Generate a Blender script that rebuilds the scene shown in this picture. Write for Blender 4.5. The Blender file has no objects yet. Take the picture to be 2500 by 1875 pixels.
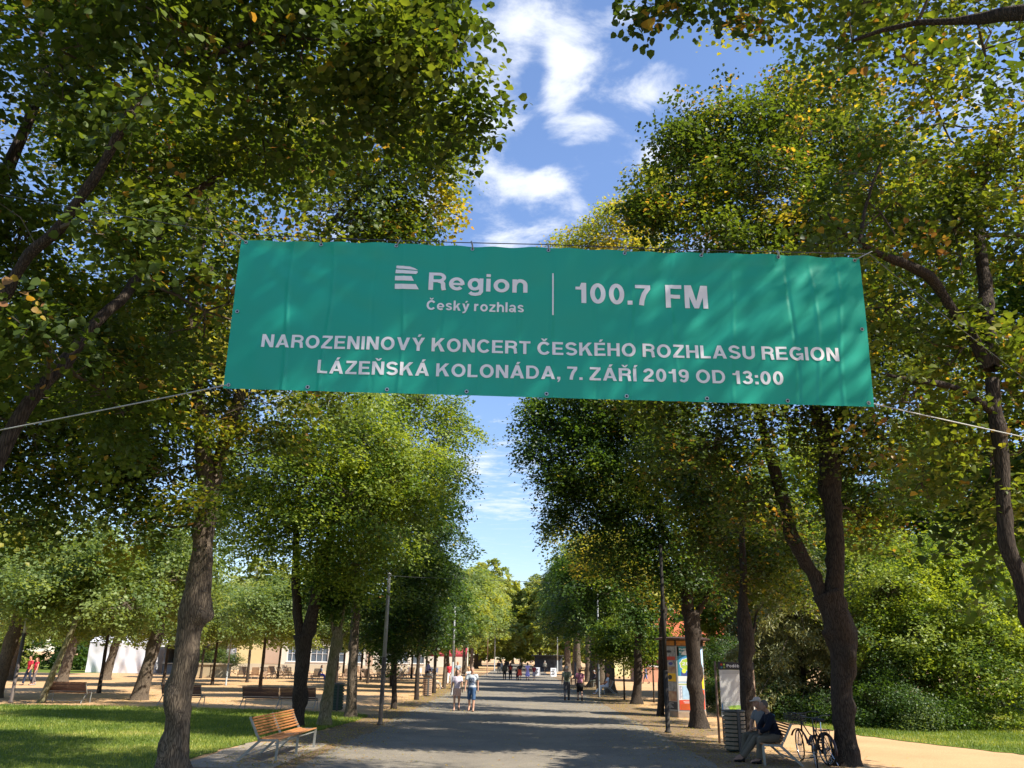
import bpy, bmesh, math, random, os
import numpy as np
from mathutils import Vector, Matrix, Euler, noise as mnoise

S = bpy.context.scene
COL = S.collection
PI = math.pi

# ------------------------------------------------------------------ camera
CAMH, PITCH, ROLL, YAW, FOC = 2.2, math.radians(18.48), math.radians(0.97), math.radians(0.70), 2000.0
# the photograph's optical axis points a touch left of the avenue
_f = Vector((math.sin(-YAW) * math.cos(PITCH), math.cos(YAW) * math.cos(PITCH), math.sin(PITCH)))
_r = _f.cross(Vector((0, 0, 1))).normalized()
_u = _r.cross(_f)
_r2 = _r * math.cos(ROLL) + _u * math.sin(ROLL)
_u2 = _u * math.cos(ROLL) - _r * math.sin(ROLL)
CAM = Vector((0, 0, CAMH))
camd = bpy.data.cameras.new('camera')
camd.sensor_width = 36.0
camd.lens = 36.0 * FOC / 2500.0
camd.clip_start = 0.1
camd.clip_end = 3000
cam = bpy.data.objects.new('camera', camd)
COL.objects.link(cam)
M = Matrix((_r2, _u2, -_f)).transposed().to_4x4()
M.translation = CAM
cam.matrix_world = M
S.camera = cam

# ------------------------------------------------------------------ light
SUN_DIR = Vector((0.86, -0.42, 0.98)).normalized()      # towards the sun: behind the viewer, to the right
sun_el = math.asin(SUN_DIR.z)
w = bpy.data.worlds.new('World')
S.world = w
w.use_nodes = True
nt = w.node_tree
nt.nodes.clear()
N = nt.nodes.new
L = nt.links.new
out = N('ShaderNodeOutputWorld')
bg = N('ShaderNodeBackground')
sky = N('ShaderNodeTexSky')
sky.sky_type = 'NISHITA'
sky.sun_disc = False
sky.sun_elevation = sun_el
sky.sun_rotation = math.atan2(SUN_DIR.x, SUN_DIR.y)
sky.air_density = 1.0
sky.dust_density = 0.12
sky.ozone_density = 1.6
bg.inputs['Strength'].default_value = 0.122
tc = N('ShaderNodeTexCoord')
sep = N('ShaderNodeSeparateXYZ')
L(tc.outputs['Generated'], sep.inputs[0])
mz = N('ShaderNodeMath'); mz.operation = 'MAXIMUM'; mz.inputs[1].default_value = 0.04
L(sep.outputs['Z'], mz.inputs[0])
dx = N('ShaderNodeMath'); dx.operation = 'DIVIDE'; L(sep.outputs['X'], dx.inputs[0]); L(mz.outputs[0], dx.inputs[1])
dy = N('ShaderNodeMath'); dy.operation = 'DIVIDE'; L(sep.outputs['Y'], dy.inputs[0]); L(mz.outputs[0], dy.inputs[1])
cmb = N('ShaderNodeCombineXYZ'); L(dx.outputs[0], cmb.inputs[0]); L(dy.outputs[0], cmb.inputs[1])
def wnoise(scale, detail, rough, off, dist=0.0):
    mp = N('ShaderNodeMapping'); mp.inputs['Location'].default_value = off
    L(cmb.outputs[0], mp.inputs[0])
    n = N('ShaderNodeTexNoise'); n.inputs['Scale'].default_value = scale
    n.inputs['Detail'].default_value = detail; n.inputs['Roughness'].default_value = rough
    n.inputs['Distortion'].default_value = dist
    L(mp.outputs[0], n.inputs['Vector'])
    return n
def wmath(op, a, b):
    m = N('ShaderNodeMath'); m.operation = op
    for i, q in enumerate((a, b)):
        if isinstance(q, (int, float)): m.inputs[i].default_value = q
        else: L(q, m.inputs[i])
    return m.outputs[0]
def cloud_xy(u, v):
    d = _f + _r2 * ((u - 1250) / FOC) - _u2 * ((v - 937.5) / FOC)
    return d.x / d.z, d.y / d.z
nA = wnoise(5.5, 9, 0.62, (3.1, 1.7, 0), 0.25)
nB = wnoise(1.2, 3, 0.5, (7.3, 2.2, 0))
base = wmath('ADD', wmath('MULTIPLY', nA.outputs['Fac'], 1.20), wmath('MULTIPLY', nB.outputs['Fac'], 0.26))
# the cumulus puffs that stand over the avenue, each one where it floats
acc = None
for (u, v, ru, rv, amp) in [(1270, 40, 90, 70, .12), (1350, 20, 60, 50, .10), (1220, 190, 60, 90, .16), (1195, 380, 60, 110, .20), (1385, 150, 50, 55, .26), (1360, 220, 50, 60, .22),
                            (1410, 300, 75, 40, .28), (1330, 440, 80, 30, .28), (1240, 470, 80, 40, .15), (1560, 230, 60, 40, .30),
                            (1640, 160, 50, 30, .22), (1415, 515, 45, 35, .20), (1250, 590, 90, 35, .2), (1590, 400, 60, 35, .14), (1520, 30, 60, 35, .16),
                            (1150, 1140, 90, 30, .20), (1250, 1240, 120, 28, .20), (1310, 190, 22, 120, -.16), (1350, 390, 50, 25, -.12), (1300, 1110, 60, 22, .08), (1060, 500, 60, 60, .2),
                            (1700, 60, 60, 20, -.1), (1480, 470, 60, 60, -.1), (1750, 130, 90, 60, -.14)]:
    cx, cy = cloud_xy(u, v)
    ex, ey = cloud_xy(u + ru, v), cloud_xy(u, v + rv)
    sx = abs(ex[0] - cx) + 1e-3; sy = abs(ey[1] - cy) + 1e-3
    gx = wmath('POWER', wmath('DIVIDE', wmath('SUBTRACT', dx.outputs[0], cx), sx), 2)
    gy = wmath('POWER', wmath('DIVIDE', wmath('SUBTRACT', dy.outputs[0], cy), sy), 2)
    g = wmath('MULTIPLY', wmath('POWER', 2.718, wmath('MULTIPLY', wmath('ADD', gx, gy), -0.7)), amp * 1.1)
    acc = g if acc is None else wmath('ADD', acc, g)
dens = wmath('MULTIPLY', wmath('ADD', base, acc), 0.8)
rp = N('ShaderNodeValToRGB')
rp.color_ramp.elements[0].position = 0.605; rp.color_ramp.elements[0].color = (0, 0, 0, 1)
rp.color_ramp.elements[1].position = 0.90; rp.color_ramp.elements[1].color = (1, 1, 1, 1)
rp.color_ramp.interpolation = 'EASE'
L(dens, rp.inputs[0])
# clouds thin out towards the horizon haze
fade = N('ShaderNodeMapRange'); fade.inputs[1].default_value = 0.03; fade.inputs[2].default_value = 0.25
L(sep.outputs['Z'], fade.inputs[0])
cf = wmath('MULTIPLY', wmath('MULTIPLY', rp.outputs[0], fade.outputs[0]), 0.88)
mx = N('ShaderNodeMixRGB'); L(cf, mx.inputs[0])
tintn = N('ShaderNodeMixRGB'); tintn.blend_type = 'MULTIPLY'; tintn.inputs[0].default_value = 1.0
tintn.inputs[2].default_value = (0.97, 1.0, 1.12, 1)
low = N('ShaderNodeMapRange'); low.inputs[1].default_value = 0.0; low.inputs[2].default_value = 0.55; low.inputs[3].default_value = 0.66; low.inputs[4].default_value = 1.0
L(sep.outputs['Z'], low.inputs[0])
lowm = N('ShaderNodeVectorMath'); lowm.operation = 'SCALE'; L(sky.outputs[0], lowm.inputs[0]); L(low.outputs[0], lowm.inputs['Scale'])
L(lowm.outputs[0], tintn.inputs[1])
L(tintn.outputs[0], mx.inputs[1])
mx.inputs[2].default_value = (4.6, 4.8, 5.2, 1)
L(mx.outputs[0], bg.inputs[0])
L(bg.outputs[0], out.inputs[0])

sund = bpy.data.lights.new('sun', 'SUN')
sund.energy = 5.0
sund.angle = math.radians(0.53)
sund.color = (1.0, 0.93, 0.80)
sun = bpy.data.objects.new('sun', sund)
sun.rotation_euler = SUN_DIR.to_track_quat('Z', 'Y').to_euler()
sun.location = (20, -20, 40)
COL.objects.link(sun)

S.view_settings.view_transform = 'Standard'
S.view_settings.look = 'None'
S.view_settings.gamma = 1.0
S.view_settings.exposure = 1.0
S.view_settings.use_curve_mapping = False
S.render.engine = 'CYCLES'
S.cycles.max_bounces = 7
S.cycles.diffuse_bounces = 4
S.cycles.transmission_bounces = 5
S.cycles.glossy_bounces = 2
S.cycles.caustics_reflective = False
S.cycles.caustics_refractive = False
S.cycles.use_denoising = True
S.cycles.sample_clamp_indirect = 6.0

# ------------------------------------------------------------------ measuring from the photograph
def ray(u, v):
    return _f + _r2 * ((u - 1250) / FOC) - _u2 * ((v - 937.5) / FOC)
def gp(u, v, z=0.0):
    d = ray(u, v); return CAM + d * ((z - CAMH) / d.z)
def at(u, v, Y):
    d = ray(u, v); return CAM + d * (Y / d.y)
def scl(u, v, Y):                                    # metres per photograph pixel there
    return (at(u, v, Y) - CAM).dot(_f) / FOC

# ------------------------------------------------------------------ scene tree helpers
def tag(o, label=None, cat=None, group=None, kind=None):
    if label: o['label'] = label
    if cat: o['category'] = cat
    if group: o['group'] = group
    if kind: o['kind'] = kind
    return o
def empty(name, loc, rz=0, label=None, cat=None, group=None):
    o = bpy.data.objects.new(name, None)
    o.empty_display_size = 0.2
    o.location = loc
    o.rotation_euler = (0, 0, rz)
    COL.objects.link(o)
    return tag(o, label, cat, group)
def copy_tree(o, parent=None):
    c = o.copy(); COL.objects.link(c); c.parent = parent
    for ch in list(o.children): copy_tree(ch, c)
    return c
def local(root):
    return Matrix.Translation(root.location) @ Euler(root.rotation_euler).to_matrix().to_4x4()

class MB:
    """collects quads and triangles for one mesh"""
    def __init__(s): s.v = []; s.f = []; s.n = 0; s.m = []
    def add(s, v, f, mi=0):
        v = np.asarray(v, float).reshape(-1, 3)
        s.v.append(v)
        for q in f: s.f.append(tuple(i + s.n for i in q)); s.m.append(mi)
        s.n += len(v)
        return s
    def box(s, c, d, rot=None, mi=0):
        x, y, z = d[0] / 2, d[1] / 2, d[2] / 2
        v = np.array([(-x, -y, -z), (x, -y, -z), (x, y, -z), (-x, y, -z), (-x, -y, z), (x, -y, z), (x, y, z), (-x, y, z)])
        if rot is not None: v = v @ np.array(Euler(rot).to_matrix()).T
        return s.add(v + np.array(c), [(0, 3, 2, 1), (4, 5, 6, 7), (0, 1, 5, 4), (1, 2, 6, 5), (2, 3, 7, 6), (3, 0, 4, 7)], mi)
    def bar(s, a, b, w_, h_, upv=(0, 0, 1), mi=0):
        a = np.array(a, float); b = np.array(b, float)
        d = b - a; ln = np.linalg.norm(d); d /= ln
        x = np.cross(d, upv)
        if np.linalg.norm(x) < 1e-4: x = np.array((1., 0, 0))
        x /= np.linalg.norm(x); z = np.cross(x, d)
        v = []
        for p in (a, b):
            for sx, sz in ((-1, -1), (1, -1), (1, 1), (-1, 1)): v.append(p + x * sx * w_ / 2 + z * sz * h_ / 2)
        return s.add(v, [(0, 1, 2, 3), (7, 6, 5, 4), (0, 4, 5, 1), (1, 5, 6, 2), (2, 6, 7, 3), (3, 7, 4, 0)], mi)
    def tube(s, pts, rad, sides=8, cap=True, mi=0, ell=None, ref=(0, 0, 1)):
        pts = np.asarray(pts, float); k = len(pts)
        if np.isscalar(rad): rad = [rad] * k
        t = np.zeros_like(pts); t[1:-1] = pts[2:] - pts[:-2]; t[0] = pts[1] - pts[0]; t[-1] = pts[-1] - pts[-2]
        t /= (np.linalg.norm(t, axis=1)[:, None] + 1e-9)
        a = np.cross(t[0], ref)
        if np.linalg.norm(a) < 0.05: a = np.cross(t[0], (0, 1, 0.01))
        if np.linalg.norm(a) < 0.05: a = np.cross(t[0], (1, 0, 0))
        V = []
        th = np.arange(sides) * 2 * PI / sides
        for i in range(k):
            a = a - t[i] * a.dot(t[i]); a /= (np.linalg.norm(a) + 1e-9)
            b = np.cross(t[i], a)
            e = 1 if ell is None else ell[i]
            V.append(pts[i] + rad[i] * (np.cos(th)[:, None] * a + e * np.sin(th)[:, None] * b))
        V = np.concatenate(V)
        F = []
        for i in range(k - 1):
            for j in range(sides):
                q = (j + 1) % sides
                F.append((i * sides + j, i * sides + q, (i + 1) * sides + q, (i + 1) * sides + j))
        if cap:
            F.append(tuple(range(sides))[::-1]); F.append(tuple((k - 1) * sides + j for j in range(sides)))
        return s.add(V, F, mi)
    def ball(s, c, r, n=10, m=7, mi=0, rot=None):
        r = np.array((r, r, r) if np.isscalar(r) else r, float)
        V = [(0, 0, 1)]
        for i in range(1, m):
            p = PI * i / m
            for j in range(n): V.append((math.sin(p) * math.cos(2 * PI * j / n), math.sin(p) * math.sin(2 * PI * j / n), math.cos(p)))
        V.append((0, 0, -1))
        F = [(0, 1 + j, 1 + (j + 1) % n) for j in range(n)]
        for i in range(m - 2):
            for j in range(n):
                a = 1 + i * n + j; b = 1 + i * n + (j + 1) % n
                F.append((a, a + n, b + n, b))
        o = 1 + (m - 2) * n; e = len(V) - 1
        F += [(o + j, e, o + (j + 1) % n) for j in range(n)]
        V = np.array(V) * r
        if rot is not None: V = V @ np.array(Euler(rot).to_matrix()).T
        return s.add(V + np.array(c), F, mi)
    def lathe(s, prof, n=16, c=(0, 0, 0), mi=0):
        V = []; F = []
        for (r, z) in prof:
            for j in range(n): V.append((c[0] + r * math.cos(2 * PI * j / n), c[1] + r * math.sin(2 * PI * j / n), c[2] + z))
        for i in range(len(prof) - 1):
            for j in range(n):
                q = (j + 1) % n; F.append((i * n + j, i * n + q, (i + 1) * n + q, (i + 1) * n + j))
        F.append(tuple(range(n))[::-1]); F.append(tuple((len(prof) - 1) * n + j for j in range(n)))
        return s.add(V, F, mi)
    def mesh(s, name, mats, smooth=False):
        me = bpy.data.meshes.new(name)
        v = np.concatenate(s.v) if s.v else np.zeros((0, 3))
        me.from_pydata(v.tolist(), [], s.f)
        for m in (mats if isinstance(mats, (list, tuple)) else [mats]): me.materials.append(m)
        if any(s.m): me.polygons.foreach_set('material_index', s.m)
        if smooth: me.polygons.foreach_set('use_smooth', [True] * len(me.polygons))
        me.update()
        return me
    def obj(s, name, mats, parent=None, smooth=False, loc=None):
        o = bpy.data.objects.new(name, s.mesh(name, mats, smooth))
        COL.objects.link(o)
        if parent: o.parent = parent
        if loc is not None: o.location = loc
        return o
def link(name, me, parent=None, loc=None, rot=None):
    o = bpy.data.objects.new(name, me); COL.objects.link(o)
    if parent: o.parent = parent
    if loc is not None: o.location = loc
    if rot is not None: o.rotation_euler = rot
    return o

# ------------------------------------------------------------------ materials
def mat(name, col, rough=0.7, spec=0.3, metal=0.0, var=0.0, vscale=4.0, bump=0.0, bscale=30.0, col2=None, stretch=None, detail=4):
    m = bpy.data.materials.new(name); m.use_nodes = True
    n = m.node_tree; b = n.nodes['Principled BSDF']
    b.inputs['Base Color'].default_value = (*col, 1); b.inputs['Roughness'].default_value = rough
    b.inputs['Specular IOR Level'].default_value = spec; b.inputs['Metallic'].default_value = metal
    t = n.nodes.new('ShaderNodeTexCoord'); mp = n.nodes.new('ShaderNodeMapping')
    n.links.new(t.outputs['Object'], mp.inputs[0])
    if stretch: mp.inputs['Scale'].default_value = stretch
    if var > 0 or col2:
        q = n.nodes.new('ShaderNodeTexNoise'); q.inputs['Scale'].default_value = vscale; q.inputs['Detail'].default_value = detail
        n.links.new(mp.outputs[0], q.inputs['Vector'])
        r = n.nodes.new('ShaderNodeValToRGB')
        c2 = col2 or tuple(c * (1 - var) for c in col); c1 = col if col2 else tuple(min(1, c * (1 + var)) for c in col)
        r.color_ramp.elements[0].color = (*c2, 1); r.color_ramp.elements[1].color = (*c1, 1)
        r.color_ramp.elements[0].position = .32; r.color_ramp.elements[1].position = .68
        n.links.new(q.outputs['Fac'], r.inputs[0]); n.links.new(r.outputs[0], b.inputs['Base Color'])
    if bump > 0:
        q = n.nodes.new('ShaderNodeTexNoise'); q.inputs['Scale'].default_value = bscale; q.inputs['Detail'].default_value = 5
        n.links.new(mp.outputs[0], q.inputs['Vector'])
        k = n.nodes.new('ShaderNodeBump'); k.inputs['Strength'].default_value = bump; k.inputs['Distance'].default_value = 0.02
        n.links.new(q.outputs['Fac'], k.inputs['Height']); n.links.new(k.outputs[0], b.inputs['Normal'])
    return m

def bark_mat(name, c1, c2, moss=0.0):
    m = bpy.data.materials.new(name); m.use_nodes = True
    n = m.node_tree; b = n.nodes['Principled BSDF']; b.inputs['Roughness'].default_value = .9; b.inputs['Specular IOR Level'].default_value = .12
    t = n.nodes.new('ShaderNodeTexCoord'); mp = n.nodes.new('ShaderNodeMapping'); mp.inputs['Scale'].default_value = (1, 1, .11)
    n.links.new(t.outputs['Object'], mp.inputs[0])
    v = n.nodes.new('ShaderNodeTexVoronoi'); v.feature = 'DISTANCE_TO_EDGE'; v.inputs['Scale'].default_value = 38
    ns = n.nodes.new('ShaderNodeTexNoise'); ns.inputs['Scale'].default_value = 9; ns.inputs['Detail'].default_value = 6
    wv = n.nodes.new('ShaderNodeVectorMath'); wv.operation = 'ADD'
    sc = n.nodes.new('ShaderNodeVectorMath'); sc.operation = 'SCALE'; sc.inputs['Scale'].default_value = .10
    n.links.new(mp.outputs[0], ns.inputs['Vector']); n.links.new(ns.outputs['Color'], sc.inputs[0])
    n.links.new(mp.outputs[0], wv.inputs[0]); n.links.new(sc.outputs[0], wv.inputs[1]); n.links.new(wv.outputs[0], v.inputs['Vector'])
    r = n.nodes.new('ShaderNodeValToRGB'); r.color_ramp.elements[0].position = .0; r.color_ramp.elements[1].position = .22
    r.color_ramp.elements[0].color = (*[c * .5 for c in c2], 1); r.color_ramp.elements[1].color = (*c1, 1)
    n.links.new(v.outputs['Distance'], r.inputs[0])
    n2 = n.nodes.new('ShaderNodeTexNoise'); n2.inputs['Scale'].default_value = 2.2; n2.inputs['Detail'].default_value = 5
    n.links.new(t.outputs['Object'], n2.inputs['Vector'])
    mr = n.nodes.new('ShaderNodeValToRGB'); mr.color_ramp.elements[0].position = .38; mr.color_ramp.elements[1].position = .66
    n.links.new(n2.outputs['Fac'], mr.inputs[0])
    mx_ = n.nodes.new('ShaderNodeMixRGB'); mx_.inputs[2].default_value = (*(tuple(c2) if not moss else (.13, .14, .045)), 1)
    f_ = n.nodes.new('ShaderNodeMath'); f_.operation = 'MULTIPLY'; f_.inputs[1].default_value = moss or .5
    n.links.new(mr.outputs[0], f_.inputs[0]); n.links.new(f_.outputs[0], mx_.inputs[0]); n.links.new(r.outputs[0], mx_.inputs[1])
    n.links.new(mx_.outputs[0], b.inputs['Base Color'])
    k = n.nodes.new('ShaderNodeBump'); k.inputs['Strength'].default_value = .9; k.inputs['Distance'].default_value = .03
    ad = n.nodes.new('ShaderNodeMath'); ad.operation = 'MINIMUM'; ad.inputs[1].default_value = .25
    n.links.new(v.outputs['Distance'], ad.inputs[0]); a2 = n.nodes.new('ShaderNodeMath'); a2.operation = 'ADD'
    n.links.new(ad.outputs[0], a2.inputs[0]); a3 = n.nodes.new('ShaderNodeMath'); a3.operation = 'MULTIPLY'; a3.inputs[1].default_value = .4
    n.links.new(ns.outputs['Fac'], a3.inputs[0]); n.links.new(a3.outputs[0], a2.inputs[1])
    n.links.new(a2.outputs[0], k.inputs['Height']); n.links.new(k.outputs[0], b.inputs['Normal'])
    return m
BARK = bark_mat('bark', (.21, .165, .12), (.09, .07, .055))
BARK_DARK = bark_mat('bark_dark', (.085, .066, .052), (.045, .036, .03))
BARK_MOSS = bark_mat('bark_mossy', (.33, .28, .19), (.2, .17, .10), .6)
TWIG = mat('twig_bark', (.10, .08, .06), .85, .1, var=.3)

def leaf_mat(name, ramp, trans=.38):
    m = bpy.data.materials.new(name); m.use_nodes = True
    n = m.node_tree; b = n.nodes['Principled BSDF']; b.inputs['Roughness'].default_value = .48
    b.inputs['Specular IOR Level'].default_value = .35
    a = n.nodes.new('ShaderNodeAttribute'); a.attribute_name = 'tint'
    r = n.nodes.new('ShaderNodeValToRGB')
    while len(r.color_ramp.elements) < len(ramp): r.color_ramp.elements.new(.5)
    for e, (p, c) in zip(r.color_ramp.elements, ramp): e.position = p; e.color = (*c, 1)
    n.links.new(a.outputs['Fac'], r.inputs[0]); n.links.new(r.outputs[0], b.inputs['Base Color'])
    tr = n.nodes.new('ShaderNodeBsdfTranslucent')
    g = n.nodes.new('ShaderNodeMixRGB'); g.blend_type = 'MULTIPLY'; g.inputs[0].default_value = 1; g.inputs[2].default_value = (2.7, 2.4, .9, 1)
    n.links.new(r.outputs[0], g.inputs[1]); n.links.new(g.outputs[0], tr.inputs[0])
    mxs = n.nodes.new('ShaderNodeMixShader'); mxs.inputs[0].default_value = trans
    n.links.new(b.outputs[0], mxs.inputs[1]); n.links.new(tr.outputs[0], mxs.inputs[2])
    n.links.new(mxs.outputs[0], n.nodes['Material Output'].inputs[0])
    return m
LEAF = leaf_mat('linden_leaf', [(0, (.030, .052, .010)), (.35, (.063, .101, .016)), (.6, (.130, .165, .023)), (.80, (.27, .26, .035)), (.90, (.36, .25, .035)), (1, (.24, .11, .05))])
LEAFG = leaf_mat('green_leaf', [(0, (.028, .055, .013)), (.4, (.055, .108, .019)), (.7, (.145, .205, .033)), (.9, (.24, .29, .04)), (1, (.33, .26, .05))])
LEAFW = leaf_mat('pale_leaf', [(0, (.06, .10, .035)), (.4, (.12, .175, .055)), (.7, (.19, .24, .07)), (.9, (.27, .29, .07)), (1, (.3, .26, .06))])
NEEDLE = leaf_mat('needle', [(0, (.04, .06, .03)), (.5, (.13, .15, .06)), (1, (.24, .24, .10))], .15)

# ------------------------------------------------------------------ foliage
def leaves_mesh(name, P, size, tint, material, rng, hexa=False, up=0.75, droop=0.35, slim=1.0, bias=None):
    """P (n,3) leaf bases, tint (n): one mesh of folded leaf blades"""
    n = len(P)
    nr = rng.normal(size=(n, 3)) * .5; nr[:, 2] += up
    if bias is not None: nr += bias
    nr /= np.linalg.norm(nr, axis=1)[:, None]
    az = rng.uniform(0, 2 * PI, n)
    d = np.stack([np.cos(az), np.sin(az), -droop - rng.uniform(0, .6, n)], 1)
    d -= nr * np.sum(d * nr, 1)[:, None]; d /= np.linalg.norm(d, axis=1)[:, None]
    a = np.cross(d, nr)
    s = size * rng.uniform(.5, 1.35, n)[:, None]
    fold = rng.uniform(.05, .22, n)[:, None]
    if hexa:
        sh = [(0, 0, 0), (.46, .16, 1), (.44, .62, .9), (0, 1.08, -.35), (-.44, .62, .9), (-.46, .16, 1)]
        faces = np.array([[0, 1, 2, 3], [0, 3, 4, 5]])
    else:
        sh = [(0, 0, 0), (.44, .42, 1), (0, 1.05, -.2), (-.44, .42, 1)]
        faces = np.array([[0, 1, 2], [0, 2, 3]])
    k = len(sh)
    V = np.empty((n, k, 3))
    for i, (x, y, z) in enumerate(sh):
        V[:, i] = P + a * (x * slim * s) + d * (y * s) + nr * (z * fold * s)
    V = V.reshape(-1, 3)
    F = (faces[None] + (np.arange(n) * k)[:, None, None]).reshape(-1, faces.shape[1])
    me = bpy.data.meshes.new(name)
    me.vertices.add(len(V)); me.vertices.foreach_set('co', V.astype(np.float32).ravel())
    nf, fs = F.shape
    me.loops.add(nf * fs); me.loops.foreach_set('vertex_index', F.astype(np.int32).ravel())
    me.polygons.add(nf); me.polygons.foreach_set('loop_start', (np.arange(nf) * fs).astype(np.int32))
    try: me.polygons.foreach_set('loop_total', np.full(nf, fs, np.int32))
    except Exception: pass
    at_ = me.attributes.new('tint', 'FLOAT', 'FACE')
    at_.data.foreach_set('value', np.repeat(np.clip(tint, 0, 1), len(faces)).astype(np.float32))
    me.materials.append(material)
    me.update(calc_edges=True)
    return me

def catmull(P, step):
    P = [np.array(p, float) for p in P]
    if len(P) < 3: 
        n = max(2, int(np.linalg.norm(P[1][:3] - P[0][:3]) / step) + 1)
        return np.array([P[0] + (P[1] - P[0]) * i / (n - 1) for i in range(n)])
    Q = [2 * P[0] - P[1]] + P + [2 * P[-1] - P[-2]]
    R = []
    for i in range(1, len(Q) - 2):
        n = max(1, int(np.linalg.norm(Q[i + 1][:3] - Q[i][:3]) / step))
        for j in range(n):
            t = j / n
            a = -Q[i - 1] + 3 * Q[i] - 3 * Q[i + 1] + Q[i + 2]; b = 2 * Q[i - 1] - 5 * Q[i] + 4 * Q[i + 1] - Q[i + 2]
            R.append(.5 * (a * t ** 3 + b * t * t + (Q[i + 1] - Q[i - 1]) * t + 2 * Q[i]))
    R.append(P[-1]); return np.array(R)

def woody(mb, path, sides=20, step=.14, seed=0, flare=0.0, rough=1.0):
    """path of (x,y,z,r): a knobbly tube with furrows and, at the ground, root flare"""
    C = catmull(path, step); k = len(C)
    pts = C[:, :3]; rad = np.maximum(C[:, 3], .004)
    t = np.gradient(pts, axis=0) if k > 1 else None
    t /= np.linalg.norm(t, axis=1)[:, None] + 1e-9
    a = np.cross(t[0], (0.1, 1, .03)); V = []
    th = np.arange(sides) * 2 * PI / sides
    z0 = pts[0, 2]
    for i in range(k):
        a = a - t[i] * a.dot(t[i]); a /= np.linalg.norm(a) + 1e-9
        b = np.cross(t[i], a)
        d = np.cos(th)[:, None] * a + np.sin(th)[:, None] * b
        r = np.full(sides, rad[i])
        if rough > 0:
            for j in range(sides):
                p = pts[i] + d[j] * rad[i]
                q = mnoise.noise(Vector((p[0] * 1.7 + seed, p[1] * 1.7, p[2] * 1.3))) * .16 + mnoise.noise(Vector((p[0] * 7 + seed, p[1] * 7, p[2] * 1.6))) * .09
                q += max(0, mnoise.noise(Vector((p[0] * 3.1 + seed, p[1] * 3.1 + 9, p[2] * 2.6))) - .18) * .75
                r[j] *= 1 + q * rough
        if flare > 0:
            h = pts[i, 2] - z0
            fl = flare * math.exp(-h / (rad[0] * .8))
            r *= 1 + fl * (.55 + .45 * np.cos(5 * th + seed) * np.cos(2 * th + seed * 2.))
        V.append(pts[i] + d * r[:, None])
    V = np.concatenate(V); F = []
    for i in range(k - 1):
        for j in range(sides):
            q = (j + 1) % sides; F.append((i * sides + j, i * sides + q, (i + 1) * sides + q, (i + 1) * sides + j))
    F.append(tuple((k - 1) * sides + j for j in range(sides)))
    mb.add(V, F)
    return C

def px_path(Y, pts):
    R = []
    for q in pts:
        y = q[3] if len(q) > 3 else Y
        p = at(q[0], q[1], y); R.append((p.x, p.y, p.z, q[2] * .44 * scl(q[0], q[1], y)))
    return R

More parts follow.
